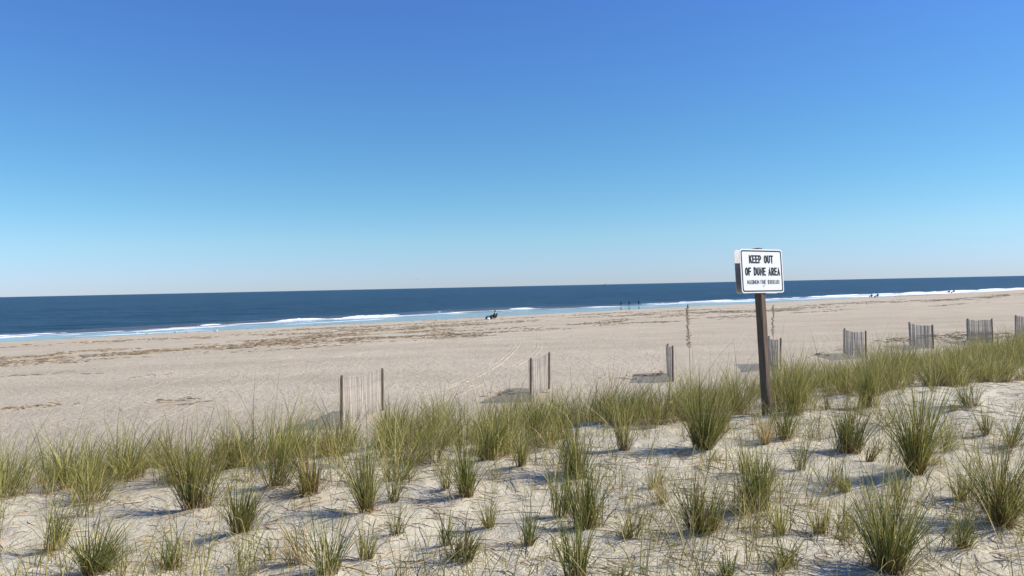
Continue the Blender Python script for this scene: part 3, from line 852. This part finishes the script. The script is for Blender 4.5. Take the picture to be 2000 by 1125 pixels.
def text_mesh(txt, x0, x1, z0, z1, th):
    """condensed sign lettering: every stroke a slab of its own thickness; th is stroke width over letter height"""
    h = z1 - z0
    w = .40
    g = glyphs(w)
    adv, pen = [], 0.0
    gap = th * 1.0 + .13
    for ch in txt:
        adv.append(pen)
        cw = .22 if ch == ' ' else max([p[0] for st in g[ch] for p in st] + [0])
        pen += cw + gap
    total = pen - gap
    kx = (x1 - x0 - th * h) / total; kz = h - th * h
    t = th * h / 2
    bm = bmesh.new(); layer = 0
    for ch, a in zip(txt, adv):
        for st in g[ch]:
            pts = [Vector((x0 + t + (a + p[0]) * kx, z0 + t + p[1] * kz)) for p in st]
            layer = (layer + 1) % 4
            yf = -.0026 - .00012 * layer
            L_, R_ = [], []
            n = len(pts)
            for i, p in enumerate(pts):
                d0 = (pts[i] - pts[i - 1]).normalized() if i else None
                d1 = (pts[i + 1] - pts[i]).normalized() if i < n - 1 else None
                if d0 is None: d0 = d1
                if d1 is None: d1 = d0
                m = (d0 + d1); m = m.normalized() if m.length > 1e-6 else d1
                nn = Vector((-m.y, m.x)); c = max(.5, nn.dot(Vector((-d1.y, d1.x))))
                e = Vector((0, 0))
                if i == 0: e = -d1 * t
                if i == n - 1: e = d0 * t
                L_.append(p + nn * (t / c) + e); R_.append(p - nn * (t / c) + e)
            f = [[bm.verts.new((q.x, yf, q.y)) for q in S] for S in (L_, R_)]
            b = [[bm.verts.new((q.x, -.0009, q.y)) for q in S] for S in (L_, R_)]
            for i in range(n - 1):
                bm.faces.new((f[0][i], f[0][i + 1], f[1][i + 1], f[1][i])); bm.faces.new((f[0][i], b[0][i], b[0][i + 1], f[0][i + 1])); bm.faces.new((f[1][i], f[1][i + 1], b[1][i + 1], b[1][i]))
            bm.faces.new((f[0][0], f[1][0], b[1][0], b[0][0])); bm.faces.new((f[0][-1], b[0][-1], b[1][-1], f[1][-1]))
    bmesh.ops.recalc_face_normals(bm, faces=bm.faces[:])
    me = bpy.data.meshes.new('lettering'); bm.to_mesh(me); bm.free()
    return me
SW, SHT = .61, .457
yaw, pit, lean_s = R(28.9), R(-3.65), R(-.62)
sx_, sy_, sz_ = 2.611, 8.061, EYE + .104
a_ = Vector((math.cos(yaw), math.sin(yaw), 0)); n_v = Vector((math.sin(yaw), -math.cos(yaw), 0)); z_v = Vector((0, 0, 1))
z2 = math.cos(pit) * z_v + math.sin(pit) * n_v
n2 = math.cos(pit) * n_v - math.sin(pit) * z_v
a2 = math.cos(lean_s) * a_ + math.sin(lean_s) * z2
z3 = math.cos(lean_s) * z2 - math.sin(lean_s) * a_
center = Vector((sx_, sy_, sz_))
gz = float(ground(sx_, sy_))
foot = center - z3 * ((center.z - gz) / z3.z) - n2 * .05
sign = empty('warning_sign', foot)
sign.matrix_world = Matrix(((a2.x, -n2.x, z3.x, foot.x), (a2.y, -n2.y, z3.y, foot.y), (a2.z, -n2.z, z3.z, foot.z), (0, 0, 0, 1)))
hc = (center - foot).dot(z3)            # height of the panel centre along the post
PW = .080
def post_fn(bm):
    r_ = random.Random(3)
    levels = np.linspace(-.5, hc + SHT / 2 + .014, 15)
    rings = []
    for zz in levels:
        j = lambda: r_.uniform(-.0018, .0018)
        hw_ = PW / 2; c_ = .006
        pts = [(-hw_ + c_, -hw_), (hw_ - c_, -hw_), (hw_, -hw_ + c_), (hw_, hw_ - c_), (hw_ - c_, hw_), (-hw_ + c_, hw_), (-hw_, hw_ - c_), (-hw_, -hw_ + c_)]
        rings.append([bm.verts.new((px + j(), py + j(), zz)) for px, py in pts])
    for i in range(len(rings) - 1):
        for k in range(8): bm.faces.new((rings[i][k], rings[i][(k + 1) % 8], rings[i + 1][(k + 1) % 8], rings[i + 1][k]))
    bm.faces.new(rings[-1]); bm.faces.new(rings[0][::-1])
obj('post', bm_mesh('post', post_fn), M_spost, sign).rotation_euler = (0, 0, R(9))
fp = obj('sign_panel', bm_mesh('sign_panel', lambda bm: plate(bm, rounded(SW, SHT, .032), -.0008, .0022)), M_white, sign)
fp.data.materials.append(M_alu)
for pl_ in fp.data.polygons:
    if pl_.normal.y > .5: pl_.material_index = 1
fp.location = (0, -PW / 2 - .010, hc)
def sub(name, me, m): return obj(name, me, m, fp)
sub('border', bm_mesh('border', lambda bm: ring_plate(bm, rounded(SW - .028, SHT - .028, .024), rounded(SW - .052, SHT - .052, .016), -.0026, -.0010)), M_black)
def fx(f): return -SW / 2 + f * SW
def fz(f): return SHT / 2 - f * SHT
for nm, txt, f0, f1, g0, g1, b_ in (('lettering', 'KEEP OUT', .205, .775, .325, .140, .18), ('lettering', 'OF DUNE AREA', .10, .925, .605, .420, .18), ('lettering', 'MAXIMUM FINE $1000.00', .135, .895, .800, .705, .085)):
    l_ = sub(nm, text_mesh(txt, fx(f0), fx(f1), fz(g0), fz(g1), b_), M_black)
    l_['label'] = 'black line of print reading ' + txt.lower()
sub('bolt', bm_mesh('bolt', lambda bm: bm_tube(bm, [(fx(.52), -.001, fz(.84)), (fx(.52), -.006, fz(.84))], .006, 8)), M_steel)
bp_ = obj('back_panel', bm_mesh('back_panel', lambda bm: plate(bm, rounded(SW, SHT, .032), -.0012, .0018)), M_alu, sign)
bp_.location = (.022, PW / 2 + .010, hc)
tag(sign, 'white metal sign reading keep out of dune area on a leaning wooden post', 'sign')

# second seed stalk, on a band clump behind the sign post
p2 = at_depth(1508, 700, 9.6)
near = min(clumps, key=lambda c: (c.location.x - p2.x) ** 2 + (c.location.y - p2.y) ** 2)
top2 = at_depth(1508, 597, near.location.y)
off = Vector((top2.x - near.location.x, 0, .05))
seed_stalk(near, off, top2.z - near.location.z - .05, .01)
near['label'] = 'grass clump behind the sign post carrying a seed stalk'

# ------------------------------------------------------------------ sand fence sections
def slat_fn(bm):
    r_ = bmesh.ops.create_cube(bm, size=1)
    for v in r_['verts']: v.co = Vector((v.co.x * .042, v.co.y * .009, v.co.z * 1.22 + .50))
    bmesh.ops.bevel(bm, geom=[e for e in bm.edges if abs(e.verts[0].co.z - e.verts[1].co.z) > .5], offset=.002, segments=1, affect='EDGES')
slat_me = bm_mesh('slat', slat_fn)
slat_me.materials.append(M_slat)
def fpost_fn(bm):
    zs = [-.5, -.1, .3, .7, 1.0, 1.16, 1.18]; rs = [.036, .036, .035, .035, .034, .033, .022]
    bm_tube(bm, [(.004 * math.sin(z * 5), .003 * math.cos(z * 4), z) for z in zs], rs, 9)
fpost_me = bm_mesh('post', fpost_fn, True)
fpost_me.materials.append(M_fpost)
def fence(lx, lty, rx, rty, near_is, depth, length, label, seed):
    """left and right post tops in the photograph; the nearer post stands at the given depth"""
    r_ = random.Random(seed)
    if near_is == 'l':
        A = at_depth(lx, lty, depth); px2, py2 = rx, rty
    else:
        A = at_depth(rx, rty, depth); px2, py2 = lx, lty
    B = at_depth(px2, py2, depth + length)
    L = math.hypot(B.x - A.x, B.y - A.y)
    ang = math.atan2(B.y - A.y, B.x - A.x)
    ga, gb = float(ground(A.x, A.y)), float(ground(B.x, B.y))
    root = empty('sand_fence', (A.x, A.y, ga), ang)
    ha, hb = A.z - ga, B.z - gb
    for k, (xx, zz, hh) in enumerate(((0, 0, ha), (L, gb - ga, hb))):
        p = obj('post', fpost_me, None, root); p.location = (xx, 0, zz); p.scale = (1, 1, hh / 1.18)
        p.rotation_euler = (r_.uniform(-.03, .03), r_.uniform(-.03, .03), r_.uniform(0, 6))
    n = int(L / .078)
    for k in range(1, n):
        f = k / n
        sag = -.05 * math.sin(f * math.pi) * r_.uniform(.8, 1.2)
        top = ha * (1 - f) + (gb - ga + hb) * f - .04 + sag + r_.uniform(-.025, .02)
        s_ = obj('slat', slat_me, None, root)
        s_.location = (f * L, .05 + r_.uniform(-.006, .006), top - 1.11)
        s_.rotation_euler = (r_.uniform(-.02, .02), r_.gauss(0, .016), r_.uniform(-.25, .25))
    for zf in (.16, .45, .75, .93):
        pts = [(x_, .045 + .008 * math.sin(x_ * 38), (zf * ha) * (1 - x_ / L) + (gb - ga + zf * hb) * x_ / L - .05 * math.sin(x_ / L * math.pi)) for x_ in np.linspace(0, L, 24)]
        obj('wire', bm_mesh('wire', lambda bm: bm_tube(bm, pts, .0025, 5), True), M_wire, root)
    tag(root, label, 'fence', 'short sand fence sections standing along the beach')
fence(665, 733, 746, 719, 'l', 17.0, 2.9, 'nearest sand fence section, pale sunlit slats, leftmost of all', 1)
fence(1035, 699, 1071, 688, 'l', 20.6, 2.9, 'small sunlit sand fence section with leaning right post, second from left', 2)
fence(1304, 671, 1313, 675, 'r', 24.2, 2.6, 'sand fence section seen edge-on as two posts, left of the sign', 3)
fence(1500, 656, 1523, 660, 'r', 26.5, 2.9, 'dark sand fence section partly hidden behind the sign post', 4)
fence(1648, 641, 1690, 646, 'r', 29.6, 2.9, 'first grey shaded sand fence section right of the sign', 5)
fence(1777, 629, 1822, 634, 'r', 32.6, 2.9, 'grey shaded sand fence section with sagging slats, second right of the sign', 6)
fence(1889, 622, 1938, 622, 'r', 34.4, 2.9, 'grey shaded sand fence section standing clear of the grass, third right of the sign', 7)
fence(1983, 615, 2034, 617, 'r', 37.0, 2.9, 'sand fence section cut off by the right edge of the picture', 8)

# ------------------------------------------------------------------ people
M_skin = simple('skin', (.42, .25, .17), .6, .1)
M_hair = simple('dark_hair', (.03, .02, .015), .6, .2)
def cloth(name, c): return simple(name, c, .9, .15, 30)
M_navy, M_dark, M_green, M_greyc = cloth('navy_cloth', (.012, .014, .022)), cloth('black_cloth', (.010, .010, .012)), cloth('green_cloth', (.07, .22, .06)), cloth('grey_cloth', (.10, .10, .11))
M_bagb = cloth('black_bag', (.012, .012, .013)); M_whitec = cloth('white_cloth', (.75, .75, .74)); M_brownc = cloth('brown_cloth', (.10, .075, .055))
def skinned(name, verts, edges, radii, m, parent, root=0):
    me = bpy.data.meshes.new(name); me.from_pydata(verts, edges, [])
    o = obj(name, me, m, parent)
    md = o.modifiers.new('skin', 'SKIN'); md.use_smooth_shade = True
    for i, r_ in enumerate(radii):
        sv = me.skin_vertices[0].data[i]; sv.radius = (r_, r_); sv.use_root = (i == root)
    ss = o.modifiers.new('sub', 'SUBSURF'); ss.levels = 1; ss.render_levels = 1
    return o
def person(loc, rz, J, scale, shirt, trousers, label, group, long_sleeves=True, bare_legs=False):
    """J: joints of a figure 1.75 m tall facing +y: pelvis chest neck head, and for l/r: sh el wr hip kn an toe"""
    root = empty('person', loc, rz); root.scale = (scale,) * 3
    V, E, Rr, I = [], [], [], {}
    def add(k, p, r_, to=None):
        I[k] = len(V); V.append(tuple(p)); Rr.append(r_)
        if to: E.append((I[to], I[k]))
    lerp = lambda a, b, f: tuple(a[i] * (1 - f) + b[i] * f for i in range(3))
    add('pelvis', J['pelvis'], .125); add('waist', lerp(J['pelvis'], J['chest'], .45), .115, 'pelvis'); add('chest', J['chest'], .13, 'waist')
    add('neck', J['neck'], .052, 'chest'); hd = J['head']
    add('jaw', (hd[0], hd[1] + .012, hd[2] - .055), .068, 'neck'); add('head', hd, .093, 'jaw'); add('crown', (hd[0], hd[1] - .008, hd[2] + .075), .07, 'head')
    add('nose', (hd[0], hd[1] + .108, hd[2] - .02), .012, 'head')
    for s in 'lr':
        sg = -1 if s == 'l' else 1
        add('sh' + s, J['sh' + s], .062, 'chest'); add('el' + s, J['el' + s], .043, 'sh' + s); add('wr' + s, J['wr' + s], .028, 'el' + s)
        w, e = Vector(J['wr' + s]), Vector(J['el' + s]); d = (w - e).normalized()
        add('palm' + s, w + d * .07, .034, 'wr' + s)
        for k in range(4):
            f = Vector((0, .024 * (k - 1.5), 0)); add(f'f{k}{s}', w + d * (.12 + .008 * (1 - abs(k - 1.2))) + f, .009, 'palm' + s); add(f'g{k}{s}', w + d * (.155 + .01 * (1 - abs(k - 1.2))) + f + Vector((-sg * .015, 0, 0)), .008, f'f{k}{s}')
        add('th' + s, w + d * .07 + Vector((0, .055, 0)), .011, 'palm' + s)
        add('hip' + s, J['hip' + s], .09, 'pelvis'); add('kn' + s, J['kn' + s], .057, 'hip' + s); add('an' + s, J['an' + s], .038, 'kn' + s)
        add('toe' + s, J['toe' + s], .033, 'an' + s)
    skinned('body', V, E, Rr, M_skin, root)
    # clothes over the body
    v, e, r_ = [], [], []
    def chain(keys, rad, start=None):
        prev = start
        for k, rd in zip(keys, rad):
            v.append(V[I[k]]); r_.append(rd); i = len(v) - 1
            if prev is not None: e.append((prev, i))
            prev = i
        return prev
    chain(['pelvis', 'waist', 'chest'], [.150, .142, .155])
    for s in 'lr': chain(['sh' + s, 'el' + s] + (['wr' + s] if long_sleeves else []), [.082, .062, .045], 2)
    skinned('shirt', v, e, r_, shirt, root)
    v, e, r_ = [], [], []
    chain(['pelvis'], [.148])
    for s in 'lr': chain(['hip' + s, 'kn' + s] + ([] if bare_legs else ['an' + s]), [.110, .078, .058], 0)
    skinned('trousers', v, e, r_, trousers, root)
    obj('hair', bm_mesh('hair', lambda bm: bm_ball(bm, (hd[0], hd[1] - .022, hd[2] + .035), (.098, .105, .095), 2), True), M_hair, root)
    tag(root, label, 'person', group)
    return root
def walk(k=1.0, bend=0.0):
    return dict(pelvis=(0, 0, .95), chest=(0, .02 + bend, 1.33), neck=(0, .04 + bend * 1.3, 1.50), head=(0, .07 + bend * 1.6, 1.63), shl=(-.17, .02 + bend, 1.42), shr=(.17, .02 + bend, 1.42),
      ell=(-.23, -.10 * k + bend, 1.15), elr=(.23, .10 * k + bend, 1.15), wrl=(-.22, -.12 * k + bend, .91), wrr=(.22, .22 * k + bend, .95), hipl=(-.09, 0, .92), hipr=(.09, 0, .92),
      knl=(-.10, .17 * k, .52), knr=(.10, -.03 * k, .50), anl=(-.10, .20 * k, .09), anr=(.10, -.28 * k, .12), toel=(-.11, .36 * k, .04), toer=(.11, -.16 * k, .04))
def sit():
    return dict(pelvis=(0, 0, .30), chest=(0, -.10, .68), neck=(0, -.10, .85), head=(0, -.07, .98), shl=(-.18, -.10, .77), shr=(.18, -.10, .77), ell=(-.25, .02, .52), elr=(.25, .02, .52),
      wrl=(-.18, .22, .46), wrr=(.18, .22, .46), hipl=(-.10, .03, .28), hipr=(.10, .03, .28), knl=(-.12, .42, .46), knr=(.12, .42, .44), anl=(-.12, .72, .10), anr=(.13, .78, .10), toel=(-.12, .86, .12), toer=(.13, .92, .12))
def stand_at(px, py):
    x, y = hit_sea(px, py); return x, y, float(ground(x, y)) + .02
for px, py, k, bend, rz, lab in ((1213, 598.5, 1.0, .0, R(60), 'person in dark clothes walking in the shallows, leftmost of three'), (1229, 598, .9, .10, R(75), 'person in dark clothes leaning forward in the shallows, middle of three'), (1248, 596.5, 1.1, .05, R(70), 'tallest person in dark clothes walking in the shallows, rightmost of three')):
    person(stand_at(px, py), rz, walk(k, bend), .97, M_navy, M_dark, lab, 'three people walking in the shallows', True, True)

# low folding beach chair
def chair(loc, rz, m, label, group=None):
    root = empty('beach_chair', loc, rz)
    obj('seat', bm_mesh('seat', lambda bm: bm_box(bm, (0, .08, .17), (.50, .46, .02), .006, Matrix.Rotation(R(8), 3, 'X'))), m, root)
    obj('backrest', bm_mesh('backrest', lambda bm: bm_box(bm, (0, -.27, .47), (.50, .02, .62), .006, Matrix.Rotation(R(22), 3, 'X'))), m, root)
    for s in (-1, 1):
        obj('side_frame', bm_mesh('side_frame', lambda bm: bm_tube(bm, [(s * .27, -.40, .78), (s * .27, -.14, .18), (s * .27, .32, .22)], .012, 6)), M_alu, root)
        obj('leg', bm_mesh('leg', lambda bm: bm_tube(bm, [(s * .285, .30, .21), (s * .285, -.22, .0)], .011, 6)), M_alu, root)
        obj('leg', bm_mesh('leg', lambda bm: bm_tube(bm, [(s * .255, -.16, .20), (s * .255, .24, .0)], .011, 6)), M_alu, root)
        obj('armrest', bm_mesh('armrest', lambda bm: bm_box(bm, (s * .28, .02, .40), (.05, .40, .02), .006)), m, root)
    tag(root, label, 'chair', group)
def on_sand(px, py):
    x, y = hit(px, py); return x, y, float(ground(x, y))
def bag(loc, size, m, label):
    root = empty('beach_bag', loc, 0.4)
    def body(bm):
        zs = [0, .1, .5, .85, 1.0]; ws = [.85, 1.0, 1.05, .95, .75]
        rings = []
        for z_, w_ in zip(zs, ws):
            rings.append([bm.verts.new((size[0] / 2 * w_ * math.copysign(abs(math.cos(a)) ** .6, math.cos(a)), size[1] / 2 * w_ * math.copysign(abs(math.sin(a)) ** .6, math.sin(a)), z_ * size[2])) for a in np.linspace(0, 2 * math.pi, 17)[:-1]])
        for i in range(4):
            for k in range(16): bm.faces.new((rings[i][k], rings[i][(k + 1) % 16], rings[i + 1][(k + 1) % 16], rings[i + 1][k]))
        bm.faces.new(rings[-1]); bm.faces.new(rings[0][::-1])
    obj('bag_body', bm_mesh('bag_body', body, True), m, root)
    for s in (-1, 1):
        obj('handle', bm_mesh('handle', lambda bm: bm_tube(bm, [(size[0] * .25 * math.cos(a), s * size[1] * .2, size[2] * (.97 + .45 * math.sin(a))) for a in np.linspace(0, math.pi, 9)], .012, 6), True), m, root)
    tag(root, label, 'bag')
p = on_sand(966, 623)
FACE = R(62)
person((p[0], p[1], p[2] + .02), FACE, sit(), 1.05, M_green, M_dark, 'seated person in a green top facing the sea by the wrack line', None)
chair(p, FACE, M_dark, 'low dark beach chair under the person in the green top')
q = on_sand(956, 623.5); bag(q, (.75, .5, .42), M_bagb, 'black bag on the sand beside the person in green')
q = on_sand(951, 624); bag(q, (.34, .3, .36), M_bagb, 'small dark bag left of the larger black bag near the person in green')
q = on_sand(954, 624.5); bag(q, (.42, .3, .26), M_whitec, 'small white bag between the two dark bags near the person in green')
for px, py, m_, lab, lab2 in ((1702, 580.5, M_greyc, 'seated person in grey, left of the pair right of the sign', 'low chair of the left person in the grey pair'), (1714, 579.5, M_greyc, 'seated person in grey, right of the pair right of the sign', 'low chair of the right person in the grey pair'),
                      (1853.5, 572, M_dark, 'seated person in black, left of the far pair near the right edge', 'low chair of the left person in the far black pair'), (1863, 571, M_dark, 'seated person in black, right of the far pair near the right edge', 'low chair of the right person in the far black pair')):
    p = on_sand(px, py); rz = R(35)
    person((p[0], p[1], p[2] + .02), rz, sit(), 1.08, m_, M_dark, lab, None)
    chair(p, rz, m_, lab2)
q = on_sand(1709, 581); bag(q, (.55, .35, .3), M_brownc, 'brown bag on the sand between the grey seated pair')
q = on_sand(1858.5, 572.5); bag(q, (.55, .35, .32), M_bagb, 'dark bag on the sand between the far black seated pair')

# ------------------------------------------------------------------ gulls and the ship on the horizon
M_gw, M_gg, M_gb = simple('gull_white', (.78, .78, .77), .8, .05), simple('gull_grey', (.32, .33, .35), .8, .1), simple('gull_beak', (.55, .33, .05), .6, .1)
def gull(loc, rz, label, group):
    root = empty('gull', loc, rz)
    obj('body', bm_mesh('body', lambda bm: bm_tube(bm, [(-.24, 0, .19), (-.18, 0, .185), (-.08, 0, .18), (.04, 0, .195), (.12, 0, .235), (.155, 0, .285), (.18, 0, .315), (.205, 0, .315), (.225, 0, .305)], [.012, .035, .07, .08, .058, .038, .04, .034, .012], 10), True), M_gw, root)
    for s in (-1, 1):
        obj('wing', bm_mesh('wing', lambda bm: bm_tube(bm, [(.10, s * .062, .22), (.02, s * .078, .225), (-.10, s * .062, .215), (-.24, s * .025, .205), (-.30, s * .008, .20)], [.022, .042, .036, .016, .004], 8), True), M_gg, root)
        obj('leg', bm_mesh('leg', lambda bm: bm_tube(bm, [(.0, s * .03, .13), (.01, s * .03, .0), (.05, s * .03, .0)], [.006, .005, .008], 6)), M_gb, root)
    obj('beak', bm_mesh('beak', lambda bm: bm_tube(bm, [(.218, 0, .308), (.25, 0, .303), (.268, 0, .293)], [.011, .008, .002], 6)), M_gb, root)
    tag(root, label, 'gull', group)
for i, (px, py, rz, lab) in enumerate(((267, 652.5, .4, 'white gull on the wet sand at left, leftmost of five'), (286, 654, 2.4, 'white gull on the wet sand at left, second of five'), (343, 652.5, .1, 'white gull on the wet sand at left, third of five'), (363, 652, 2.9, 'white gull on the wet sand at left, fourth of five'), (422, 650, .6, 'white gull on the wet sand at left, rightmost of five'))):
    x, y, z = on_sand(px, py)
    gull((x, y, max(z, -.04)), rz, lab, 'gulls on the wet sand')
def flying_gull(loc, rz, label):
    root = empty('flying_gull', loc, rz)
    obj('body', bm_mesh('body', lambda bm: bm_tube(bm, [(-.26, 0, 0), (-.15, 0, 0), (0, 0, 0), (.14, 0, .01), (.22, 0, .015), (.27, 0, .01)], [.02, .05, .075, .06, .042, .01], 9), True), M_gg, root)
    for s in (-1, 1):
        def wing(bm):
            st = [(.0, .10, -.10, .02), (.25, .13, -.05, .12), (.45, .09, -.05, .10), (.68, -.06, -.10, .04)]
            up = [[bm.verts.new((a, s * (y + .03), z + .008)), bm.verts.new((b, s * (y + .03), z + .004))] for y, a, b, z in st]
            dn = [[bm.verts.new((a, s * (y + .03), z - .008)), bm.verts.new((b, s * (y + .03), z - .004))] for y, a, b, z in st]
            for i in range(3):
                bm.faces.new((up[i][0], up[i][1], up[i + 1][1], up[i + 1][0])); bm.faces.new((dn[i][0], dn[i + 1][0], dn[i + 1][1], dn[i][1]))
                bm.faces.new((up[i][0], up[i + 1][0], dn[i + 1][0], dn[i][0])); bm.faces.new((up[i][1], dn[i][1], dn[i + 1][1], up[i + 1][1]))
            bmesh.ops.recalc_face_normals(bm, faces=bm.faces[:])
        obj('wing', bm_mesh('wing', wing), M_gg, root)
    obj('tail', bm_mesh('tail', lambda bm: bm_box(bm, (-.31, 0, 0), (.14, .10, .012), .003)), M_gw, root)
    tag(root, label, 'gull')
flying_gull(at_depth(815, 546, 300), 1.3, 'tiny dark gull flying low over the sea horizon')
M_hull, M_cab = simple('hull_grey', (.22, .20, .21), .6, .1, 1), simple('cabin_white', (.55, .53, .53), .6, .1, 1)
def ship(loc, rz):
    root = empty('fishing_boat', loc, rz)
    def hull(bm):
        st = [(-13, 2.6, 2.6), (-8, 3.2, 2.4), (2, 3.2, 2.6), (9, 2.3, 3.6), (13.5, .15, 4.8)]
        rows = [[bm.verts.new((x, -w, h)), bm.verts.new((x, -w * .7, -1)), bm.verts.new((x, w * .7, -1)), bm.verts.new((x, w, h))] for x, w, h in st]
        for i in range(4):
            for k in range(4): bm.faces.new((rows[i][k], rows[i][(k + 1) % 4], rows[i + 1][(k + 1) % 4], rows[i + 1][k]))
        bm.faces.new(rows[0]); bm.faces.new(rows[-1][::-1]); bmesh.ops.recalc_face_normals(bm, faces=bm.faces[:])
    obj('hull', bm_mesh('hull', hull), M_hull, root)
    cb = obj('cabin', bm_mesh('cabin', lambda bm: (bm_box(bm, (4, 0, 4.6), (6, 4, 4.2), .2), bm_box(bm, (4.6, 0, 7.5), (4, 3.4, 1.8), .2))), M_cab, root)
    obj('mast', bm_mesh('mast', lambda bm: bm_tube(bm, [(2, 0, 2), (2, 0, 15)], [.25, .12], 8)), M_hull, root)
    for s in (-1, 1): obj('boom', bm_mesh('boom', lambda bm: bm_tube(bm, [(1, s * 1, 3), (-2, s * 7, 11)], [.18, .1], 8)), M_hull, root)
    tag(root, 'tiny fishing boat on the horizon above the three walkers', 'boat')
b_ = at_depth(1182, 554, 4300); ship((b_.x, b_.y, 0), .2)
print('clumps', len(clumps), 'band', len(band))
